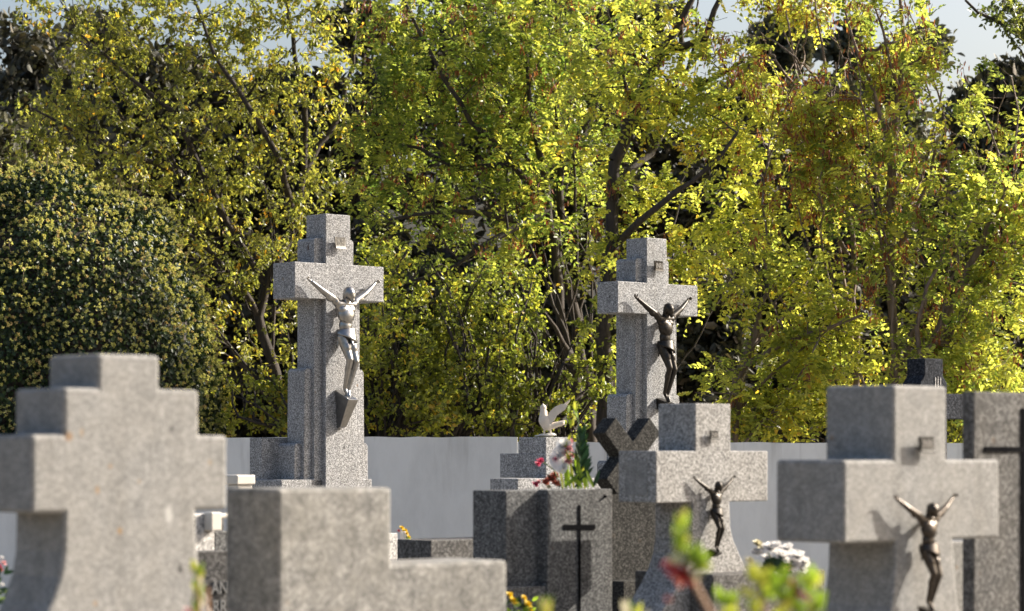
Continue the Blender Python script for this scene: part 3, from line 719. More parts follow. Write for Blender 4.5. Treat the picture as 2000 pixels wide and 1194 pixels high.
# ------------------------------------------------------------------ small things seen in the gaps at left
fr = Frame(463, 12.6); r = fr.root('white_marble_cross'); z = fr.z
bm = bmesh.new()
tkm = fr.t(447); wm = fr.w(499)
box(bm, 0, wm, 0, tkm + .05, z(947), z(928)); o = from_bm('cross_top', bm, M_WHITEBOX, r); bevel(o, .006)
bm = bmesh.new(); box(bm, wm * .1, wm * .9, .01, tkm + .03, 0, z(947) - .0005); o = from_bm('shaft', bm, M_WHITEBOX, r); bevel(o, .006)
tag(r, 'small white marble block top showing above the plain stepped headstone', 'headstone')
fr = Frame(417, 9.6); r = fr.root('pale_granite_cross'); z = fr.z
bm = bmesh.new(); box(bm, fr.w(384) - .08, fr.w(419), 0, .06, 0, z(1003)); bevel(from_bm('upright', bm, G_WHITE, r), .004)
bm = bmesh.new(); box(bm, fr.w(420), fr.w(450), .002, .10, 0, z(1038)); bevel(from_bm('rear_block', bm, G_DARK, r), .004)
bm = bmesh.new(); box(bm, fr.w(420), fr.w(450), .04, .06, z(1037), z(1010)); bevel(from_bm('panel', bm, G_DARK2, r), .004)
bm = bmesh.new(); box(bm, fr.w(398), fr.w(418), -.05, -.001, z(1036), z(1000)); bevel(from_bm('lamp_block', bm, M_WHITEBOX, r), .004)
bm = bmesh.new(); box(bm, fr.w(418), fr.w(436), -.04, .02, z(1012), z(1003)); bevel(from_bm('bracket', bm, M_WHITEBOX, r), .004)
tag(r, 'pale lit granite upright with a cream block, in the gap beside the near left cross', 'headstone')
fr = Frame(372, 8.8, 34); r = fr.root('lettered_headstone'); z = fr.z
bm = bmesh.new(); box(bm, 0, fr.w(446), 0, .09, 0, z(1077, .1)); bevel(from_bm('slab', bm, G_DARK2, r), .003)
wx = fr.w(427)
M_LET = simple('grey_metal_letter', (0.32, 0.32, 0.32), rough=0.35, metal=0.6)
text_mesh('lettering', 'AN', .062, .004, M_LET, r, (wx, -.006, z(1149, wx)), xs=.72)
text_mesh('lettering', 'RR', .062, .004, M_LET, r, (wx, -.006, z(1186, wx)), xs=.72)
tag(r, 'dark grey headstone with raised metal letters in the gap beside the near left cross', 'headstone')
# lit stone strip behind near right cross
fr = Frame(1858, 8.3); r = fr.root('pale_granite_post'); z = fr.z
bm = bmesh.new(); box(bm, -.02, fr.w(1887), 0, .06, 0, z(1058)); bevel(from_bm('post', bm, G_NEAR, r), .005)
tag(r, 'sunlit granite post between the near right cross and the dark slab', 'post')
# bright speckled post carrying the yellow flowers
fr = Frame(758, 12.8); r = fr.root('speckled_granite_post'); z = fr.z
bm = bmesh.new(); box(bm, -.05, fr.w(777), 0, .10, 0, z(1042)); bevel(from_bm('post', bm, G_WHITE, r), .004)
tag(r, 'pale speckled granite post beside the vase of yellow flowers', 'post')

exec_marker = True
# ================================================================== flowers
def blade(bm, base, direction, length, width, normal, curl=0.25, seg=5, fold=0.15):
    d = Vector(direction).normalized(); n_ = Vector(normal); n_ = (n_ - d * n_.dot(d)).normalized(); s_ = d.cross(n_)
    prev = None
    for i in range(seg + 1):
        v = i / seg
        wd = width * 0.5 * math.sin(math.pi * min(1, v * 0.9 + 0.08)) ** 0.7
        c = Vector(base) + d * length * v - n_ * length * curl * v * v
        if i == seg: wd = 0.0004
        row = (bm.verts.new(c - s_ * wd + n_ * wd * fold), bm.verts.new(c), bm.verts.new(c + s_ * wd + n_ * wd * fold))
        if prev:
            bm.faces.new((prev[0], prev[1], row[1], row[0])); bm.faces.new((prev[1], prev[2], row[2], row[1]))
        prev = row

def flower_head(bm, c, rad, rnd, petals=14, up=(0, -.3, 1)):
    upv = Vector(up).normalized()
    t_ = upv.orthogonal().normalized(); b_ = upv.cross(t_)
    for ring, (k, tilt, ln_) in enumerate(((5, .25, .75), (7, .7, .95), (petals - 8, 1.15, 1.0))):
        for i in range(k):
            a = 2 * math.pi * (i + .5 * ring) / k + rnd.uniform(-.15, .15)
            out = t_ * math.cos(a) + b_ * math.sin(a)
            d = upv * math.cos(tilt) + out * math.sin(tilt)
            blade(bm, Vector(c) - upv * rad * .3, d, rad * ln_ * rnd.uniform(.9, 1.15), rad * .85, upv * math.sin(tilt) - out * math.cos(tilt), curl=-.3 + .25 * ring, seg=4, fold=.35)

def stem(bm, a, b, r_):
    capsule(bm, a, b, r_, r_ * .8, 6)

def bouquet(name, px0, py0, D, label, cat, heads, leaves, stems, seed, pot=None, group=None):
    """everything is placed around a base point; sizes in photo pixels at distance D"""
    u = D / F; rnd = random.Random(seed)
    base = P(px0, py0, D); r = empty(name, base)
    def q(px, py, dy=0.0): return Vector(((px - px0) * u, dy * u, (py0 - py) * u))
    bms = {}
    for (px, py, rad, mat) in heads:
        bm = bmesh.new(); flower_head(bm, q(px, py, rnd.uniform(-8, 8)), rad * u, rnd, up=(rnd.uniform(-.1, 1.0), -.55, rnd.uniform(.5, 1.1)))
        o = from_bm('bloom', bm, mat, r, True)
    for (x0, y0, x1, y1, wd, mat) in leaves:
        if mat.name not in bms: bms[mat.name] = (bmesh.new(), mat)
        a = q(x0, y0, rnd.uniform(-10, 10)); b = q(x1, y1, rnd.uniform(-14, 14))
        blade(bms[mat.name][0], a, b - a, (b - a).length, wd * u, (rnd.uniform(-.8, .8), -1, rnd.uniform(-.2, .8)), curl=rnd.uniform(-.1, .25))
    for k, (bm, mat) in bms.items(): from_bm('foliage', bm, mat, r, True)
    if stems:
        bm = bmesh.new()
        for (x0, y0, x1, y1, wd) in stems: stem(bm, q(x0, y0), q(x1, y1), wd * u)
        from_bm('stems', bm, M_BROWNSTEM if name.startswith('potted') else M_STEM, r)
    if pot:
        (x, y0, y1, rr, mat) = pot
        bm = bmesh.new(); seg = 20; rings = []
        for (v, k) in ((0, .75), (.1, .8), (.5, .95), (.9, 1), (.97, 1.1), (1, 1.1), (1, .95), (.8, .9)):
            rings.append([bm.verts.new(q(x, y0 + (y1 - y0) * v) + Vector((math.cos(2 * math.pi * i / seg), math.sin(2 * math.pi * i / seg), 0)) * rr * k * u) for i in range(seg)])
        for j in range(len(rings) - 1):
            for i in range(seg): bm.faces.new((rings[j][i], rings[j][(i + 1) % seg], rings[j + 1][(i + 1) % seg], rings[j + 1][i]))
        bm.faces.new(rings[0]); from_bm('pot', bm, mat, r, True)
    tag(r, label, cat, group)
    return r

M_POT = simple('terracotta', (0.35, 0.14, 0.07), rough=0.8)
rnd = random.Random(5)
# arrangement behind the iron cross headstone
lv = []
for k in range(17):                      # palm like fan, sword leaves left and right of the rachis
    v = k / 16; x = 1132 + 3 * v; y = 945 - 95 * v
    ln_ = 42 * (1 - .45 * v)
    lv.append((x, y, x + ln_ * math.cos(R(48 + 22 * v)), y - ln_ * math.sin(R(48 + 22 * v)), 7, PT_DKGREEN))
    lv.append((x, y, x - ln_ * .75 * math.cos(R(62 + 10 * v)), y - ln_ * .9 * math.sin(R(62 + 10 * v)), 7, PT_DKGREEN))
for k in range(10):
    a = R(rnd.uniform(40, 140)); x = rnd.uniform(1085, 1165); lv.append((x, 952, x + 38 * math.cos(a), 952 - 38 * math.sin(a), 8, PT_DKGREEN if k % 2 else PT_GREEN))
for k in range(16):
    x = rnd.uniform(1105, 1135); y = rnd.uniform(800, 900); a = R(rnd.uniform(60, 120)); lv.append((x, y, x + 16 * math.cos(a), y - 16 * math.sin(a), 6, PT_YGREEN if k % 2 else PT_GREEN))
for k in range(8):
    x = 1100 + k * 7; lv.append((x, 955, x - 8, 905 - rnd.uniform(0, 20), 6, PT_YGREEN if k % 3 == 0 else PT_GREEN))
lv += [(1088, 862, 1105, 895, 22, PT_WHITE), (1080, 885, 1092, 925, 26, PT_WHITE), (1092, 860, 1118, 868, 14, PT_WHITE), (1096, 905, 1088, 870, 30, PT_WHITE), (1100, 925, 1098, 890, 22, PT_WHITE)]
bouquet('flower_arrangement', 1110, 958, 10.3, 'tall arrangement of palm leaves with white and pink blooms behind the iron cross headstone', 'flowers',
        [(1110, 876, 13, PT_ROSE), (1110, 900, 11, PT_ROSE), (1056, 900, 9, PT_PINK), (1051, 906, 7, PT_PINK), (1085, 898, 9, PT_PINK), (1076, 935, 13, PT_SALMON), (1086, 944, 10, PT_SALMON),
         (1046, 946, 8, PT_PINK), (1052, 941, 6, PT_ROSE), (1103, 884, 9, PT_ROSE), (1072, 951, 6, PT_CREAM), (1114, 862, 9, PT_ROSE), (1098, 872, 11, PT_WHITE), (1092, 890, 13, PT_WHITE), (1100, 912, 12, PT_WHITE), (1118, 890, 8, PT_ROSE), (1066, 942, 10, PT_SALMON), (1084, 928, 10, PT_SALMON)],
        lv, [(1130, 958, 1133, 850, 2), (1060, 902, 1082, 918, 1.4), (1082, 918, 1100, 958, 1.4), (1133, 850, 1128, 815, 1.2)], 11)
# white roses on the pedestal of the middle cross
hd = [(1480, 1062, 14, PT_CREAM), (1506, 1070, 19, PT_WHITE), (1538, 1070, 15, PT_WHITE), (1528, 1086, 20, PT_WHITE), (1558, 1086, 21, PT_WHITE), (1550, 1102, 19, PT_WHITE), (1572, 1098, 16, PT_WHITE), (1478, 1078, 15, PT_WHITE), (1500, 1092, 16, PT_WHITE), (1538, 1108, 13, PT_ROSE), (1464, 1096, 12, PT_CREAM), (1518, 1064, 11, PT_WHITE), (1568, 1110, 13, PT_WHITE), (1490, 1070, 12, PT_WHITE)]
lv = [(1515, 1112, 1515 + 30 * math.cos(R(a)), 1112 - 26 * math.sin(R(a)), 13, PT_DKGREEN) for a in range(-10, 200, 12)]
bouquet('white_rose_bunch', 1520, 1115, 9.3, 'bunch of white roses lying on the pedestal of the middle cross', 'flowers', hd, lv, [(1520, 1115, 1500, 1080, 1.5), (1520, 1115, 1550, 1095, 1.5)], 12)
# yellow flowers beside the speckled post
bouquet('yellow_flower_vase', 792, 1056, 11.3, 'small white vase with yellow flowers on the low kerb', 'flowers',
        [(785, 1031, 6, PT_YELLOW), (791, 1037, 7, PT_YELLOW), (799, 1049, 6, PT_YELLOW), (795, 1042, 5, PT_YELLOW), (779, 1037, 4, PT_RED)],
        [(790, 1054, 804, 1050, 4, PT_GREEN), (798, 1056, 808, 1055, 4, PT_WHITE)], [(790, 1050, 790, 1036, 1), (792, 1050, 798, 1047, 1)], 13, pot=(787, 1056, 1038, 5.5, PT_WHITE))
# yellow flowers in front of the plain headstone
lv = []
for k in range(40):
    x = rnd.uniform(990, 1040); a = R(rnd.uniform(20, 160)); y = rnd.uniform(1172, 1215); lv.append((x, y, x + 14 * math.cos(a), y - 12 * math.sin(a), 7, PT_GREEN if k % 2 else PT_DKGREEN))
bouquet('yellow_flower_bunch', 1012, 1215, 9.0, 'bright yellow flowers with green leaves in front of the iron cross headstone', 'flowers',
        [(996, 1162, 9, PT_YELLOW), (1002, 1172, 10, PT_YELLOW), (1008, 1180, 8, PT_YELLOW), (1024, 1168, 8, PT_YELLOW), (1032, 1180, 10, PT_YELLOW), (1036, 1192, 8, PT_YELLOW)], lv, [(1012, 1215, 1003, 1178, 1.5), (1012, 1215, 1028, 1180, 1.5)], 14)
# left edge flowers
lv = []
for k in range(26):
    x = rnd.uniform(-30, 12); y = rnd.uniform(1120, 1215); a = R(rnd.uniform(0, 160)); lv.append((x, y, x + 22 * math.cos(a), y - 18 * math.sin(a), 9, PT_DKGREEN if k % 3 else PT_GREEN))
bouquet('pink_flower_bunch', -8, 1215, 8.2, 'pink and white flowers at the left edge beside the near left cross', 'flowers',
        [(2, 1090, 6, PT_WHITE), (6, 1100, 7, PT_ROSE), (-2, 1106, 7, PT_PINK), (0, 1112, 7, PT_SALMON), (11, 1120, 5, PT_ROSE), (3, 1142, 5, PT_WHITE), (4, 1190, 6, PT_WHITE), (-14, 1098, 8, PT_PINK)], lv, [(-8, 1215, 0, 1110, 1.6), (-8, 1215, -14, 1100, 1.6)], 15)

# blurred foreground plants close to the camera
lv = []; rnd = random.Random(8)
for k in range(16):
    y = 1070 - k * 4.2; sgn = 1 if k % 2 else -1
    lv.append((1331 + rnd.uniform(-3, 3), y + 12, 1331 + sgn * rnd.uniform(8, 17), y - rnd.uniform(8, 16), 13, PT_GREEN if k % 3 else PT_YGREEN))
for k in range(18):
    a = R(rnd.uniform(-25, 120)); x0, y0 = 1352, 1100; ln_ = rnd.uniform(22, 44); lv.append((x0, y0, x0 + ln_ * math.cos(a), y0 - ln_ * math.sin(a), 22, PT_GREEN if k % 3 else PT_YGREEN))
for k in range(6):
    a = R(rnd.uniform(150, 205)); lv.append((1340, 1096, 1340 + 34 * math.cos(a), 1096 - 34 * math.sin(a), 12, PT_GREEN if k % 2 else PT_CREAM))
bouquet('potted_red_flower', 1405, 1290, 3.3, 'blurred green and red flowering stalk leaning on a brown stem close to the camera', 'plant',
        [(1312, 1106, 18, PT_RED), (1334, 1122, 22, PT_RED), (1322, 1122, 18, PT_RED), (1345, 1133, 16, PT_RED), (1326, 1138, 12, PT_SALMON), (1356, 1126, 14, PT_CREAM), (1345, 1098, 10, PT_YGREEN), (1300, 1106, 9, PT_PINK), (1305, 1170, 8, PT_SALMON), (1330, 1040, 9, PT_ROSE)],
        lv, [(1340, 1110, 1405, 1230, 6), (1405, 1230, 1405, 1290, 6), (1331, 1000, 1344, 1108, 2.5)], 16)
lv = []
for k in range(52):
    x0 = rnd.choice((1478, 1500, 1530, 1560, 1590, 1420)); y0 = rnd.uniform(1130, 1215); a = R(rnd.uniform(20, 160)); ln_ = rnd.uniform(20, 42)
    if x0 in (1420,): y0 += 40
    lv.append((x0, y0, x0 + ln_ * math.cos(a), y0 - ln_ * math.sin(a), 19, PT_GREEN if k % 3 else PT_YGREEN))
bouquet('potted_green_plant', 1520, 1300, 3.5, 'blurred bushy green plant with salmon buds at the bottom edge below the near right cross', 'plant',
        [(1545, 1140, 12, PT_SALMON), (1556, 1158, 12, PT_RED), (1530, 1175, 12, PT_SALMON), (1480, 1110, 11, PT_YGREEN), (1462, 1098, 9, PT_CREAM), (1572, 1165, 9, PT_SALMON), (1578, 1130, 9, PT_YGREEN)],
        lv, [(1520, 1300, 1480, 1130, 4), (1520, 1300, 1560, 1150, 4), (1520, 1300, 1590, 1180, 4)], 17)
lv = [(1238, 1230, 1212, 1172, 16, PT_CREAM), (1236, 1230, 1222, 1168, 12, PT_CREAM), (1238, 1225, 1234, 1172, 12, PT_GREEN), (1242, 1225, 1250, 1176, 10, PT_YGREEN), (1242, 1230, 1268, 1190, 14, PT_CREAM), (1240, 1230, 1246, 1185, 12, PT_YGREEN)]
bouquet('potted_cream_flower', 1240, 1290, 4.2, 'blurred cream petals with green leaf tips at the bottom edge left of the red flowers', 'plant', [], lv, [(1240, 1290, 1240, 1220, 3)], 18)
lv = []
for k in range(13):
    y = 1190 - k * 7; sgn = 1 if k % 2 else -1
    lv.append((386, y + 12, 386 + sgn * rnd.uniform(5, 13), y - 14, 11, (PT_YGREEN, PT_CREAM, PT_GREEN)[k % 3]))
lv.append((380, 1112, 373, 1084 + 20, 10, PT_YGREEN))
bouquet('potted_yellow_bud', 392, 1290, 4.4, 'blurred yellow green bud stalk with reddish stem in the gap beside the near left cross', 'plant', [(368, 1196, 12, PT_ROSE), (384, 1168, 7, PT_CREAM)], lv,
        [(392, 1290, 387, 1110, 3), (412, 1290, 405, 1150, 4)], 19)
lv = [(1062, 1215, 1052 + k * 5, 1165 + 6 * (k % 3), 10, (PT_GREEN, PT_ROSE, PT_YGREEN)[k % 3]) for k in range(7)]
bouquet('potted_pink_bud', 1062, 1290, 3.6, 'blurred faint pink and green bud at the bottom edge in front of the iron cross', 'plant', [(1066, 1190, 9, PT_ROSE)], lv, [(1062, 1290, 1062, 1190, 3)], 20)

# ================================================================== vegetation
NR = np.random.default_rng(7)

def unit(v): return v / np.maximum(np.linalg.norm(v, axis=1, keepdims=True), 1e-9)

def leaves_mesh(name, c, d, n_, ln_, wd, tint, mat, parent, fold=0.25, droop=0.0):
    """c base points, d axes, n_ normals; six-point leaves with a folded midrib"""
    k = len(c)
    d = unit(d); n_ = n_ - d * np.sum(n_ * d, axis=1, keepdims=True); n_ = unit(n_); s_ = np.cross(d, n_)
    ln_ = ln_[:, None]; wd = wd[:, None]
    b = c
    t_ = c + d * ln_ - n_ * ln_ * droop
    l1 = c + d * ln_ * .32 - s_ * wd * .5 + n_ * wd * fold; l2 = c + d * ln_ * .72 - s_ * wd * .38 + n_ * wd * fold * .7 - n_ * ln_ * droop * .4
    r1 = c + d * ln_ * .32 + s_ * wd * .5 + n_ * wd * fold; r2 = c + d * ln_ * .72 + s_ * wd * .38 + n_ * wd * fold * .7 - n_ * ln_ * droop * .4
    V = np.stack([b, l1, l2, t_, r2, r1], axis=1).reshape(-1, 3).astype(np.float32)
    base = (np.arange(k) * 6)[:, None]
    Fq = np.concatenate([base + np.array([[0, 3, 2, 1]]), base + np.array([[0, 5, 4, 3]])], axis=1).reshape(-1).astype(np.int32)
    me = bpy.data.meshes.new(name)
    me.vertices.add(k * 6); me.vertices.foreach_set('co', V.ravel())
    me.loops.add(len(Fq)); me.loops.foreach_set('vertex_index', Fq)
    me.polygons.add(k * 2); me.polygons.foreach_set('loop_start', (np.arange(k * 2) * 4).astype(np.int32))
    at = me.attributes.new('tint', 'FLOAT', 'POINT'); at.data.foreach_set('value', np.repeat(tint, 6).astype(np.float32))
    me.update(calc_edges=True)
    return link(name, me, mat, parent)

def tubes_mesh(name, paths, mat, parent, sides=6):
    """paths: list of (points, radii)"""
    V = []; Fc = []; off = 0
    for pts, rad in paths:
        pts = np.asarray(pts, float); rad = np.asarray(rad, float); m = len(pts)
        tg = np.gradient(pts, axis=0); tg = unit(tg)
        ref = np.array([0.31, 0.9, 0.3]); a = unit(np.cross(tg, ref)); b = np.cross(tg, a)
        sd_ = sides if rad[0] > .02 else (4 if rad[0] > .006 else 3)
        ang = np.arange(sd_) / sd_ * 2 * np.pi
        ring = pts[:, None, :] + rad[:, None, None] * (np.cos(ang)[None, :, None] * a[:, None, :] + np.sin(ang)[None, :, None] * b[:, None, :])
        V.append(ring.reshape(-1, 3))
        for j in range(m - 1):
            for i in range(sd_):
                p = off + j * sd_ + i; q = off + j * sd_ + (i + 1) % sd_
                Fc.append((p, q, q + sd_, p + sd_))
        off += m * sd_
    V = np.concatenate(V)
    me = bpy.data.meshes.new(name); me.from_pydata(V.tolist(), [], Fc)
    me.polygons.foreach_set('use_smooth', [True] * len(me.polygons)); me.update()
    return link(name, me, mat, parent)

def resample(pts, step, jit, rg):
    pts = np.asarray(pts, float); out = [pts[0]]
    for a, b in zip(pts[:-1], pts[1:]):
        n = max(1, int(np.linalg.norm(b - a) / step))
        for i in range(1, n + 1):
            out.append(a + (b - a) * i / n + (rg.normal(0, jit, 3) if i < n else 0))
    return np.array(out)

def noise3(p, s, seed):
    """cheap smooth pseudo noise, about -1..1"""
    r_ = np.random.default_rng(seed); v = np.zeros(len(p))
    for k in range(5):
        f = r_.normal(0, 1, 3) * s; v += np.sin(p @ f + r_.uniform(0, 6.28))
    return v / 2.4

def tree(name, D, limbs, blobs, n_sec, n_twig, kind, label, cat='tree', group=None, seed=1, bark=None, leaf_mat_=None, gap=-.35, pods=0.0, tint=(0.5, 0.22), depth=1.2, podblobs=None, llen=None, twig_leaves=None, per_scale=1.0, wands=14):
    """limbs: list of (r0, r1, [(px, py, ddepth)...]); blobs: (px, py, rx, ry, depth offset, weight), pixels at D"""
    rg = np.random.default_rng(seed); u = D / F
    base = P(limbs[0][2][0][0], HZ, D); base.z = 0
    root = empty(name, base)
    b0 = np.array(base)
    def q(px, py, dd): return np.array(P(px, py, D + dd)) - b0
    paths = []; nodes = []; nrad = []
    for r0, r1, pl in limbs:
        pts = resample([q(*p) for p in pl], .18, .012, rg)
        rad = np.linspace(r0, r1, len(pts)); paths.append((pts, rad)); nodes.append(pts); nrad.append(rad)
    allb = np.array(blobs)
    for _ in range(wands):
        r0w = rg.uniform(.010, .024); b_ = allb[rg.integers(len(allb))]
        L0 = limbs[rg.integers(min(3, len(limbs)))][2]; f_ = L0[rg.integers(min(3, len(L0)))]
        tx = b_[0] + rg.uniform(-.7, .7) * b_[2]; ty = b_[1] - rg.uniform(0, .9) * b_[3]
        sx, sy = f_[0] + rg.uniform(-12, 12), f_[1]
        if ty > sy - 60: continue
        bx = rg.uniform(-.18, .18) * abs(sy - ty)
        pl = [(sx + (tx - sx) * v ** 1.3 + bx * math.sin(math.pi * v), sy + (ty - sy) * v, f_[2] + rg.uniform(-.1, .1) + v * rg.uniform(-.6, .6)) for v in np.linspace(0, 1, 7)]
        pts = resample([q(*p) for p in pl], .15, .012, rg); rad = np.linspace(r0w, .004, len(pts))
        paths.append((pts, rad)); nodes.append(pts); nrad.append(rad)
    nodes = np.concatenate(nodes); nrad = np.concatenate(nrad)
    wts = np.array([b[5] * b[2] * b[3] for b in blobs], float); wts /= wts.sum()
    def sample(n):
        out = []
        while sum(len(o) for o in out) < n:
            i = rg.choice(len(blobs), size=n, p=wts)
            B = np.array(blobs)[i]
            v = unit(rg.normal(size=(n, 3))) * (rg.random((n, 1)) ** (1 / 2.6))
            px = B[:, 0] + v[:, 0] * B[:, 2]; py = B[:, 1] - v[:, 2] * B[:, 3]; dd = B[:, 4] + v[:, 1] * depth
            Dd = D + dd
            p = np.stack([(px - 1000) / F * Dd, Dd, EYE + (HZ - py) / F * Dd], 1) - b0
            p = p[(.8 * noise3(p, 4.0, seed + 5) + .7 * noise3(p, 11.0, seed + 6)) > gap + .2]
            p = p[p[:, 2] > .25]
            out.append(p)
        return np.concatenate(out)[:n]
    def connect(n, rmax, bend, maxlen):
        nonlocal nodes, nrad
        A = sample(n); newn = []; newr = []; ends = []
        for a in A:
            dv = nodes - a; dist = np.sqrt((dv ** 2).sum(1)) + .55 * np.maximum(0, dv[:, 2]) * 1.4
            j = int(np.argmin(dist)); s_ = nodes[j]; L_ = np.linalg.norm(a - s_)
            if L_ < .05: continue
            if maxlen and L_ > maxlen: s_ = a + (s_ - a) * (maxlen / L_); L_ = maxlen
            m = max(3, int(L_ / .11)); tt = np.linspace(0, 1, m)[:, None]
            mid = (s_ + a) / 2 + rg.normal(0, .08, 3) * L_ + np.array([0, 0, bend * L_])
            pts = (1 - tt) ** 2 * s_ + 2 * tt * (1 - tt) * mid + tt ** 2 * a
            pts[1:-1] += rg.normal(0, .008, (m - 2, 3))
            r0 = min(rmax, nrad[j] * .8, .004 + .011 * L_); rad = np.linspace(r0, max(.0028, r0 * .3), m)
            paths.append((pts, rad)); newn.append(pts[1:]); newr.append(rad[1:]); ends.append(pts)
        if newn:
            nodes = np.concatenate([nodes] + newn); nrad = np.concatenate([nrad] + newr)
        return ends
    connect(n_sec, .022, -.08, None)
    ends = connect(n_twig // 3, .009, -.04, 1.2)
    ends += connect(n_twig - n_twig // 3, .005, .03, .55)
    tubes_mesh('trunk', paths, bark or M_BARK, root)
    # leaves along the twigs
    c, d, n_, ln_, wd, tn = [], [], [], [], [], []
    pc, pd_, pn_, pl_, pw_, pt_ = [], [], [], [], [], []
    for pts in ends:
        tdir = pts[-1] - pts[0]; tdir /= max(1e-6, np.linalg.norm(tdir))
        twt = rg.normal(tint[0], tint[1] * .7)
        if kind == 'pinnate':
            k = 2 if rg.random() < .5 else 3
            for _ in range(k):
                p0 = pts[rg.integers(len(pts) // 2, len(pts))]
                ax = tdir * .5 + rg.normal(0, .75, 3); ax[2] -= .4; ax /= np.linalg.norm(ax)
                sd0 = np.cross(ax, rg.normal(0, .4, 3) + np.array([0, 0, 1])); sd0 /= max(1e-6, np.linalg.norm(sd0))
                nn = np.cross(sd0, ax)
                L_ = rg.uniform(.15, .26); m = rg.integers(4, 7)
                t_ = np.linspace(.2, 1, m)
                for sgn in (-1, 1):
                    q0 = p0 + ax * (t_ * L_)[:, None] - np.array([0, 0, 1]) * (t_ ** 2 * L_ * .25)[:, None]
                    c.append(q0); d.append(np.tile(sd0 * sgn + ax * .45, (m, 1)) + rg.normal(0, .22, (m, 3))); n_.append(np.tile(nn, (m, 1)) + rg.normal(0, .35, (m, 3)))
                    lq = rg.uniform(.040, .060, m); ln_.append(lq); wd.append(lq * rg.uniform(.56, .70)); tn.append(np.full(m, twt) + rg.normal(0, tint[1] * .5, m))
        else:
            m = int((11 if kind == 'ovate' else 13) * per_scale)
            j = rg.integers(0, len(pts), m); q0 = pts[j] + rg.normal(0, .02, (m, 3))
            dd = tdir * .35 + rg.normal(0, .6, (m, 3)); dd[:, 2] -= (.55 if kind == 'ovate' else .1)
            c.append(q0); d.append(dd); n_.append(rg.normal(0, 1, (m, 3)) + np.array([0, -.2, .5]))
            a_, b_ = (.040, .072) if kind == 'ovate' else (.036, .058)
            L_ = rg.uniform(a_, b_, m); ln_.append(L_); wd.append(L_ * (.52 if kind == 'ovate' else .68)); tn.append(np.full(m, twt) + rg.normal(0, tint[1] * .6, m))
        if pods and rg.random() < pods:
            m = rg.integers(9, 18); q0 = pts[-1] + rg.normal(0, .035, (m, 3)); dd = rg.normal(0, .3, (m, 3)); dd[:, 2] -= 1
            pc.append(q0); pd_.append(dd); pn_.append(rg.normal(0, 1, (m, 3))); L_ = rg.uniform(.05, .085, m); pl_.append(L_); pw_.append(L_ * .22); pt_.append(rg.random(m))
    cat_ = lambda x: np.concatenate(x)
    leaves_mesh('crown', cat_(c), cat_(d), cat_(n_), cat_(ln_), cat_(wd), np.clip(cat_(tn), 0, .985) , leaf_mat_, root, droop=.12)
    if pc: leaves_mesh('seed_pods', cat_(pc), cat_(pd_), cat_(pn_), cat_(pl_), cat_(pw_), cat_(pt_), L_POD, root)['kind'] = 'stuff'
    tag(root, label, cat, group)
    return root, sum(len(x) for x in c)

tot = 0
def T(*a, **k):
    global tot
    r_, n = tree(*a, **k); tot += n
TG = 'trees growing behind the cemetery wall'
# left broad-leaved tree with drooping olive leaves
T('broadleaf_tree', 28.3, [
    (.085, .055, [(575, 900, 0), (552, 800, 0), (530, 700, .1), (505, 620, .1), (520, 560, .1)]),
    (.04, .015, [(505, 620, .1), (470, 560, -.2), (420, 500, -.3), (330, 425, -.4), (260, 370, -.4)]),
    (.04, .015, [(520, 560, .1), (440, 430, .2), (352, 338, .3), (246, 243, .4), (180, 130, .5), (140, 40, .5)]),
    (.05, .012, [(440, 430, .2), (338, 218, -.4), (230, 130, -.6), (150, 60, -.6)]),
    (.045, .02, [(520, 560, .1), (580, 440, .2), (595, 335, .2), (595, 200, .1), (563, 35, 0), (550, -60, 0)]),
    (.05, .015, [(580, 440, .2), (540, 300, -.4), (480, 200, -.6), (420, 110, -.7), (380, 0, -.7)]),
    (.04, .012, [(352, 338, .3), (250, 300, -.3), (150, 260, -.5), (60, 210, -.6)]),
    (.04, .012, [(595, 335, .2), (660, 230, .4), (690, 130, .4), (700, 0, .4)])],
  [(330, 230, 300, 190, 0, 1), (150, 270, 190, 120, 0, 1), (200, 130, 110, 130, -.2, .8), (560, 260, 170, 260, 0, 1), (480, 420, 160, 170, 0, 1), (300, 0, 300, 120, 0, 1.7), (440, 60, 150, 90, 0, .8), (600, -20, 140, 110, 0, .9), (350, 330, 400, 330, 0, .5), (430, 620, 90, 170, .1, .9), (560, 600, 110, 170, .3, .8), (620, 90, 110, 150, 0, .7), (330, 420, 160, 90, .2, .8), (60, 250, 80, 80, 0, .6)],
  90, 2500, 'ovate', 'broad left tree with drooping olive leaves and forked dark trunk behind the stepped cross', group=TG, seed=21, leaf_mat_=L_ELM, gap=-.42, tint=(.56, .2))
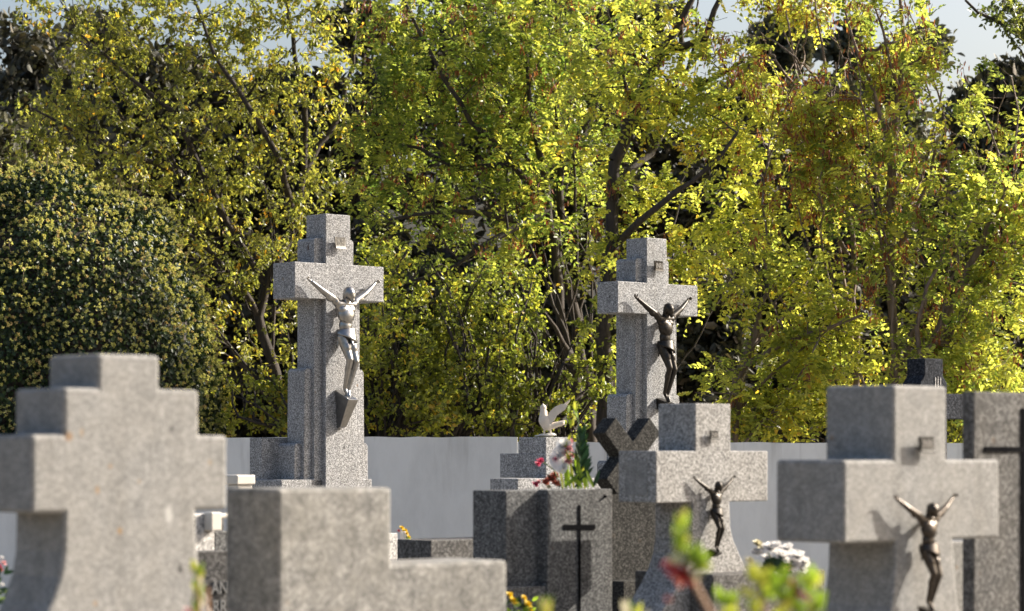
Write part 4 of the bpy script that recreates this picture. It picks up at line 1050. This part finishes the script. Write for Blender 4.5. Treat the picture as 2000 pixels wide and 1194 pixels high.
# centre robinia, many stems
T('robinia_tree', 26.6, [
    (.075, .045, [(1160, 900, 0), (1150, 777, 0), (1128, 670, 0), (1116, 585, 0), (1090, 500, 0), (1076, 415, 0)]),
    (.06, .04, [(1140, 820, -.2), (1124, 735, -.2), (1097, 646, -.2), (1085, 515, -.2), (1070, 408, -.2)]),
    (.04, .015, [(1076, 415, 0), (1000, 320, -.3), (920, 240, -.5), (850, 120, -.6), (790, 0, -.6)]),
    (.045, .018, [(1097, 440, 0), (1090, 246, .2), (1086, 0, .3), (1084, -60, .3)]),
    (.05, .015, [(1070, 408, -.2), (1062, 330, -.3), (1034, 190, -.4), (1020, 60, -.4)]),
    (.045, .012, [(1070, 408, -.2), (960, 470, -.6), (860, 535, -.8), (800, 550, -.8)]),
    (.05, .014, [(1070, 440, 0), (960, 420, -.5), (850, 415, -.7), (760, 430, -.7)]),
    (.04, .012, [(1000, 320, -.3), (900, 330, -.1), (820, 290, 0), (740, 270, 0)]),
    (.045, .015, [(1128, 720, -.3), (1085, 640, -.6), (1055, 600, -.7)]),
    (.045, .015, [(1090, 330, .1), (1150, 250, .4), (1180, 150, .5), (1230, 40, .5)])],
  [(950, 200, 230, 200, 0, 1), (850, 120, 160, 160, .1, .9), (1080, 150, 170, 190, 0, 1), (900, 420, 200, 130, 0, 1), (1080, 400, 130, 160, 0, .8), (760, 280, 110, 200, .3, .9), (1000, 30, 270, 120, 0, .9), (850, -30, 200, 80, 0, .6), (1100, -30, 120, 80, 0, .7), (950, 260, 300, 340, 0, .8)],
  90, 1250, 'pinnate', 'central robinia with many bright yellow green leaflets above the dove', group=TG, seed=22, leaf_mat_=L_ROBIN, gap=-.42, pods=.16, tint=(.37, .25))
# thick trunk behind the right monument
T('robinia_tree', 24.7, [
    (.085, .06, [(1190, 900, .4), (1182, 785, .4), (1178, 630, 0), (1197, 480, 0), (1200, 316, 0)]),
    (.065, .03, [(1200, 316, 0), (1228, 240, 0), (1298, 95, .2), (1360, -20, .2)]),
    (.05, .02, [(1200, 360, 0), (1270, 300, .4), (1320, 200, .5), (1330, 60, .5), (1340, -40, .5)]),
    (.05, .02, [(1298, 95, .2), (1378, 75, 0), (1395, 20, 0), (1420, -30, 0)]),
    (.04, .015, [(1197, 480, 0), (1290, 400, -.6), (1380, 330, -.8), (1440, 260, -.8)]),
    (.06, .02, [(1178, 560, 0), (1240, 480, .5), (1330, 450, .5), (1400, 460, .5)]),
    (.04, .012, [(1320, 200, .5), (1380, 160, .2), (1450, 120, 0)])],
  [(1230, 200, 150, 190, 0, 1), (1330, 380, 150, 120, 0, 1.1), (1380, 250, 100, 120, -.2, .9), (1420, 440, 140, 90, 0, 1.1), (1290, 80, 120, 120, 0, .8), (1300, 560, 90, 90, .3, .8), (1470, 180, 80, 100, 0, .7), (1180, 560, 80, 160, 0, .5), (1270, -10, 150, 100, 0, .8), (1300, 260, 220, 330, 0, .6)],
  60, 560, 'pinnate', 'robinia with the thickest trunk, rising just behind the right tall monument', group=TG, seed=23, depth=.7, leaf_mat_=L_ROBIN, gap=-.35, pods=.13, tint=(.6, .22))
# small leaning robinia
T('robinia_tree', 24.2, [
    (.06, .04, [(1428, 900, 0), (1432, 830, 0), (1440, 740, 0), (1465, 680, 0), (1480, 640, 0)]),
    (.035, .015, [(1480, 640, 0), (1484, 600, 0), (1505, 560, .1), (1490, 500, .2)]),
    (.035, .012, [(1445, 720, 0), (1531, 670, -.2), (1620, 640, -.3), (1685, 616, -.4)]),
    (.03, .01, [(1465, 680, 0), (1540, 610, .2), (1580, 540, .3), (1600, 480, .3)]),
    (.02, .008, [(1545, 760, .2), (1550, 690, .2), (1552, 620, .2)])],
  [(1470, 520, 130, 90, 0, 1.1), (1560, 610, 130, 80, 0, 1), (1540, 730, 130, 80, 0, 1.2), (1620, 700, 100, 100, 0, 1), (1400, 790, 60, 60, -.2, .7), (1500, 800, 100, 60, 0, 1.1), (1400, 700, 45, 40, 0, .5), (1560, 500, 90, 70, .2, .8)],
  45, 430, 'pinnate', 'small leaning robinia with thin curved trunk right of the tall bronze figure cross', group=TG, seed=24, depth=.7, leaf_mat_=L_ROBIN, bark=M_BARK2, gap=-.38, pods=.05, tint=(.62, .2))
# straight slim tree
T('robinia_tree', 24.1, [
    (.05, .032, [(1745, 900, 0), (1745, 750, 0), (1740, 500, 0), (1740, 288, 0)]),
    (.034, .015, [(1740, 288, 0), (1764, 123, 0), (1757, -20, 0)]),
    (.024, .01, [(1740, 300, 0), (1708, 183, -.2), (1680, 116, -.2), (1650, 20, -.2)]),
    (.018, .008, [(1742, 560, 0), (1710, 420, -.2), (1690, 330, -.3)]),
    (.018, .008, [(1742, 520, 0), (1660, 420, .3), (1600, 400, .4), (1545, 350, .4)]),
    (.02, .008, [(1764, 200, 0), (1740, 130, -.2), (1725, 60, -.2), (1700, -20, -.2)]),
    (.018, .008, [(1740, 450, 0), (1800, 350, .2), (1830, 250, .3), (1840, 160, .3)]),
    (.018, .007, [(1741, 640, 0), (1690, 560, .1), (1640, 520, .1)])],
  [(1720, 210, 110, 130, 0, 1), (1640, 160, 100, 130, 0, .9), (1780, 120, 80, 110, 0, .7), (1700, 420, 110, 120, 0, .8), (1800, 400, 80, 150, 0, .9), (1700, 620, 80, 100, 0, .6), (1720, 60, 110, 80, 0, .8), (1650, 330, 100, 70, 0, .6), (1740, -20, 120, 90, 0, .7), (1740, 330, 190, 360, 0, .7)],
  80, 300, 'pinnate', 'slim robinia with one straight pole trunk and reddish pods above the near right cross', group=TG, seed=25, depth=.7, leaf_mat_=L_ROBIN, bark=M_BARK2, gap=-.1, pods=.5, tint=(.5, .2))
T('robinia_tree', 24.5, [
    (.035, .02, [(1668, 900, 0), (1672, 700, 0), (1668, 500, 0), (1652, 327, 0), (1624, 229, 0)]),
    (.02, .008, [(1624, 229, 0), (1606, 88, 0), (1590, -20, 0)]),
    (.018, .007, [(1660, 400, 0), (1580, 300, .2), (1520, 220, .2)]),
    (.016, .006, [(1624, 229, 0), (1570, 160, 0), (1530, 60, 0)])],
  [(1560, 170, 110, 120, 0, 1), (1600, 260, 110, 90, 0, 1), (1590, 60, 110, 80, 0, .8), (1500, 90, 80, 90, 0, .6), (1560, 380, 90, 60, 0, .6), (1570, -20, 130, 90, 0, .8), (1540, 200, 180, 250, 0, .5)],
  55, 260, 'pinnate', 'thin robinia with twin wiry stems and yellow leaves left of the pole trunk tree', group=TG, seed=26, depth=.7, leaf_mat_=L_ROBIN, bark=M_BARK2, gap=-.22, pods=1.0, tint=(.62, .2))
T('robinia_tree', 23.9, [
    (.06, .03, [(1790, 900, 0), (1800, 740, 0), (1808, 697, 0), (1878, 570, 0), (1932, 438, 0)]),
    (.02, .008, [(1932, 438, 0), (1950, 300, .1), (1915, 210, .2)]),
    (.05, .02, [(1800, 740, .1), (1828, 689, .2), (1916, 573, .3), (2000, 480, .3), (2080, 380, .3)]),
    (.03, .01, [(1800, 740, -.1), (1790, 640, -.2), (1810, 560, -.3), (1850, 480, -.3)]),
    (.018, .006, [(1932, 438, 0), (1985, 330, 0), (1990, 220, 0), (1975, 150, 0)])],
  [(1900, 470, 110, 110, 0, 1), (1950, 600, 100, 110, 0, 1.1), (1860, 660, 100, 90, 0, 1), (1960, 330, 80, 110, 0, .8), (1880, 380, 70, 90, 0, .6), (1900, 730, 110, 70, 0, 1.1), (1780, 720, 60, 70, 0, .7), (2040, 500, 90, 200, 0, .9), (1850, 560, 90, 60, 0, .7), (1940, 190, 90, 90, 0, .3), (1920, 450, 160, 330, 0, .5)],
  75, 560, 'pinnate', 'right robinia forking low into slanting limbs above the dark granite slab', group=TG, seed=27, depth=.7, leaf_mat_=L_ROBIN, bark=M_BARK2, gap=-.28, pods=.2, tint=(.5, .2))
# overhanging branch, top right
T('broadleaf_tree', 24.4, [
    (.10, .06, [(2260, 900, .5), (2240, 500, .5), (2180, 200, .3), (2130, 60, .2)]),
    (.04, .012, [(2180, 200, .3), (2080, 110, 0), (1980, 60, 0), (1910, 25, 0), (1885, 0, 0)]),
    (.03, .01, [(2130, 60, .2), (2040, 20, 0), (1960, -30, 0)])],
  [(1990, 40, 70, 45, 0, 1), (1935, 20, 40, 30, 0, .6), (2080, 40, 70, 50, 0, .8)],
  14, 200, 'ovate', 'dark leaved tree reaching in from the top right corner', group=TG, seed=28, depth=.7, leaf_mat_=L_ELM, gap=-.4, tint=(.2, .2))
# understorey shrubs behind the wall
SH = 'leafy shrubs along the wall'
shr = [((620, 860), [(560, 780, 70, 70, 0, 1), (470, 790, 60, 60, 0, .8), (700, 620, 80, 120, 0, 1)], 'pale leaved shrub left of and behind the silver figure monument', .60, 260, 24.0),
       ((760, 870), [(760, 700, 110, 150, 0, 1), (740, 560, 80, 90, 0, 1), (820, 800, 90, 70, 0, 1)], 'dense bright shrub just right of the silver figure monument', .62, 520, 24.6),
       ((930, 870), [(920, 720, 110, 150, 0, 1), (900, 590, 110, 90, 0, 1), (980, 800, 90, 70, 0, 1)], 'many stemmed shrub behind the dove, darker inside', .50, 520, 25.0),
       ((1060, 880), [(1050, 760, 80, 110, 0, 1), (1020, 620, 90, 100, 0, .9), (1110, 820, 60, 60, 0, .7), (1175, 700, 60, 130, -.6, .9)], 'shrub with glossy leaves between the dove and the right monument', .48, 360, 25.4),
       ((1560, 880), [(1530, 810, 90, 55, 0, 1), (1430, 830, 60, 40, 0, .8), (1660, 780, 80, 80, 0, .9)], 'low yellow green shrub behind the middle granite cross', .62, 260, 24.6),
       ((1850, 880), [(1840, 770, 90, 90, 0, 1), (1930, 760, 90, 80, 0, 1), (1870, 860, 60, 50, 0, 1)], 'low bright shrub behind the black granite cross', .64, 330, 24.8)]
for i, ((bx, by), blobs, lab, tt, nt_, D_) in enumerate(shr):
    rg = random.Random(50 + i)
    limbs = [(.022, .008, [(bx + rg.uniform(-40, 40), 1000, 0), (bx + rg.uniform(-50, 50), 860, 0), (b[0] + rg.uniform(-30, 30), b[1] + b[3] * .4, rg.uniform(-.4, .4)), (b[0] + rg.uniform(-60, 60), b[1] - b[3] * .8, rg.uniform(-.4, .4))]) for b in blobs for _ in range(4)]
    T('leafy_shrub', D_, limbs, blobs, 30, nt_, 'round', lab, cat='shrub', group=SH, seed=60 + i, leaf_mat_=L_SHRUB, gap=-.4, tint=(tt, .25), depth=.8, per_scale=1.0)

# ------------------------------------------------------------------ ivy mound
def ivy(px, py, rx, ry, D, label):
    rg = np.random.default_rng(99); u = D / F
    base = P(px, HZ, D); base.z = 0; root = empty('ivy_mound', base)
    cz = EYE + (HZ - py) * u; R3 = np.array([rx * u, rx * u * .9, ry * u])
    def surf(n, j0, j1):
        v = unit(rg.normal(size=(n, 3))); v = v[v[:, 1] < .45]
        bump = 1 + .045 * noise3(v, 3.2, 3) + .03 * noise3(v, 8, 4) + .015 * noise3(v, 20, 9)
        rr = bump * (1 + rg.uniform(j0, j1, len(v)))
        p = v * R3 * rr[:, None] + np.array([0, 0, cz]); k = p[:, 2] > .2
        return p[k], v[k]
    bm = bmesh.new(); ellip(bm, (0, 0, cz), tuple(R3 * .90), None, 4); from_bm('branch_mass', bm, M_BARK, root, True)
    p, v = surf(100000, -.075, .012)
    d = v * .5 + rg.normal(0, .5, p.shape); d[:, 2] -= .8
    n_ = v * 1.1 + rg.normal(0, .45, p.shape); L_ = rg.uniform(.028, .050, len(p))
    leaves_mesh('foliage', p, d, n_, L_, L_ * .8, np.clip(rg.normal(.42, .28, len(p)), 0, 1), L_IVY, root, fold=.12, droop=.15)
    # round flower heads standing off the surface
    p, v = surf(12500, .004, .04)
    k = 11; n = len(p); c = np.repeat(p, k, 0)
    dv = unit(rg.normal(size=(n * k, 3)) + np.repeat(v, k, 0) * .4)
    leaves_mesh('flower_heads', c, dv, rg.normal(size=(n * k, 3)), rg.uniform(.017, .027, n * k), rg.uniform(.010, .015, n * k), np.clip(np.repeat(rg.normal(.5, .3, n), k) + rg.normal(0, .1, n * k), 0, 1), L_UMBEL, root)
    # a few shoots breaking the outline
    paths = []; ends = []
    p, v = surf(160, 0, .01)
    for a, b in zip(p, v):
        e = a + b * rg.uniform(.06, .2) + np.array([0, 0, rg.uniform(.02, .12)]); m = (a + e) / 2 + rg.normal(0, .015, 3)
        paths.append((np.array([a, m, e]), np.array([.004, .003, .002]))); ends.append(e)
    tubes_mesh('shoots', paths, M_BARK2, root)['kind'] = 'stuff'
    e = np.repeat(np.array(ends), 9, 0); e = e + rg.normal(0, .025, e.shape)
    leaves_mesh('shoot_leaves', e, rg.normal(size=e.shape), rg.normal(size=e.shape), rg.uniform(.02, .045, len(e)), rg.uniform(.015, .03, len(e)), rg.uniform(.5, 1, len(e)), L_UMBEL, root)
    tag(root, label, 'ivy')
ivy(75, 755, 350, 410, 24.3, 'huge rounded ivy mound covered in cream flower heads at the left')

# ------------------------------------------------------------------ far evergreens on the hill
def evergreen(px, ytop, rx, D, label, mat, seed, n=9000, conic=False, lsize=.17):
    rg = np.random.default_rng(seed); u = D / F
    base = P(px, HZ, D); base.z = max(0, hill_h(base.x, base.y)) - .05
    root = empty('evergreen_tree', base)
    ztop = EYE + (HZ - ytop) * u - base.z; Rx = rx * u
    nb = 60; cl = []
    for i in range(nb):
        v = rg.uniform(.12, 1); rad = Rx * ((1 - v) ** .8 * 1.1 + .08 if conic else math.sqrt(max(.02, 1 - (2 * v - 1.0) ** 2 * .95)) * .85)
        a = rg.uniform(0, 2 * math.pi); q = math.sqrt(rg.random())
        cl.append((rad * q * math.cos(a), rad * q * math.sin(a), v * ztop * .94, Rx * rg.uniform(.2, .4)))
    cl = np.array(cl); i = rg.integers(0, nb, n)
    v = unit(rg.normal(size=(n, 3))) * (rg.random((n, 1)) ** .4)
    p = cl[i, :3] + v * cl[i, 3:4] * np.array([1.15, 1.15, .8])
    p = p[p[:, 2] > .1]; n = len(p)
    L_ = rg.uniform(lsize * .6, lsize * 1.3, n)
    leaves_mesh('crown', p, rg.normal(size=(n, 3)) + np.array([0, 0, .3]), rg.normal(size=(n, 3)), L_, L_ * .5, np.clip(rg.normal(.45, .3, n), 0, 1), mat, root)
    paths = [(np.array([[0, 0, 0], [.03, 0, ztop * .5], [0, 0, ztop * .93]]), np.array([.03 * ztop * .9, .02 * ztop, .004]))]
    for k in range(14):
        c_ = cl[rg.integers(nb)]; z0 = c_[2] * .7; paths.append((np.array([[0, 0, z0], [c_[0] * .5, c_[1] * .5, z0 + (c_[2] - z0) * .6], [c_[0], c_[1], c_[2]]]), np.array([.05, .03, .012])))
    tubes_mesh('trunk', paths, M_BARK, root)
    tag(root, label, 'tree', 'dark evergreens on the slope behind')
EV = [(45, 15, 150, 44, 'dark rounded evergreen at the top left corner, farthest left', L_CONIF, 0),
      (225, -10, 170, 35, 'dark evergreen behind the upper left branches', L_CONIF, 0),
      (420, 110, 150, 36, 'low dark evergreen behind the broad left tree', L_CONIF, 0),
      (560, 90, 150, 36, 'dark evergreen behind the vertical limb of the left tree', L_CONIF, 0),
      (710, -60, 160, 36, 'tall dark evergreen between the left tree and the central robinia', L_CONIF, 0),
      (880, -90, 180, 35, 'dark evergreen hidden behind the central robinia', L_CONIF, 0),
      (1070, -90, 170, 37, 'dark evergreen behind the stems of the central robinia', L_CONIF, 0),
      (1240, -70, 170, 35, 'dark evergreen behind the right tall monument', L_CONIF, 0),
      (1360, 470, 120, 33, 'low black green evergreen right of the dark bronze figure', L_CONIF, 0),
      (1440, 130, 150, 36, 'dark evergreen in the gap right of the thick trunk', L_CONIF, 0),
      (1530, -40, 110, 40, 'grey green evergreen behind the wiry twin stems', L_CONIF2, 1),
      (1640, 120, 150, 35, 'low dark evergreen behind the small leaning robinia', L_CONIF, 0),
      (1770, -10, 140, 40, 'tall brownish grey conifer behind the pole trunk tree', L_CONIF2, 1),
      (1800, 300, 140, 37, 'dark evergreen behind the pole trunk', L_CONIF, 0),
      (1960, 60, 130, 39, 'dark evergreen near the right edge', L_CONIF, 0),
      (2090, 330, 140, 36, 'dark evergreen just at the right border', L_CONIF, 0),
      (130, -30, 130, 47, 'greyish evergreen peeping between the corner evergreen and the left tree', L_CONIF2, 0),
      (340, 60, 130, 41, 'dark evergreen behind the upper middle of the left tree', L_CONIF, 0),
      (480, 120, 110, 43, 'grey green evergreen low between two dark ones at left', L_CONIF2, 0),
      (1655, -30, 90, 43, 'grey green evergreen behind the reddish pods', L_CONIF2, 0),
      (1910, 110, 110, 43, 'greyish evergreen under the top right sky gap', L_CONIF2, 0),
      (-60, 130, 150, 38, 'pale dark evergreen behind the ivy mound at the left border', L_CONIF2, 0)]
for i, (px, yt, rx, D_, lab, mt, con) in enumerate(EV):
    evergreen(px, yt, rx, D_, lab, mt, 200 + i, conic=False, n=12000)
print('LEAVES', tot)
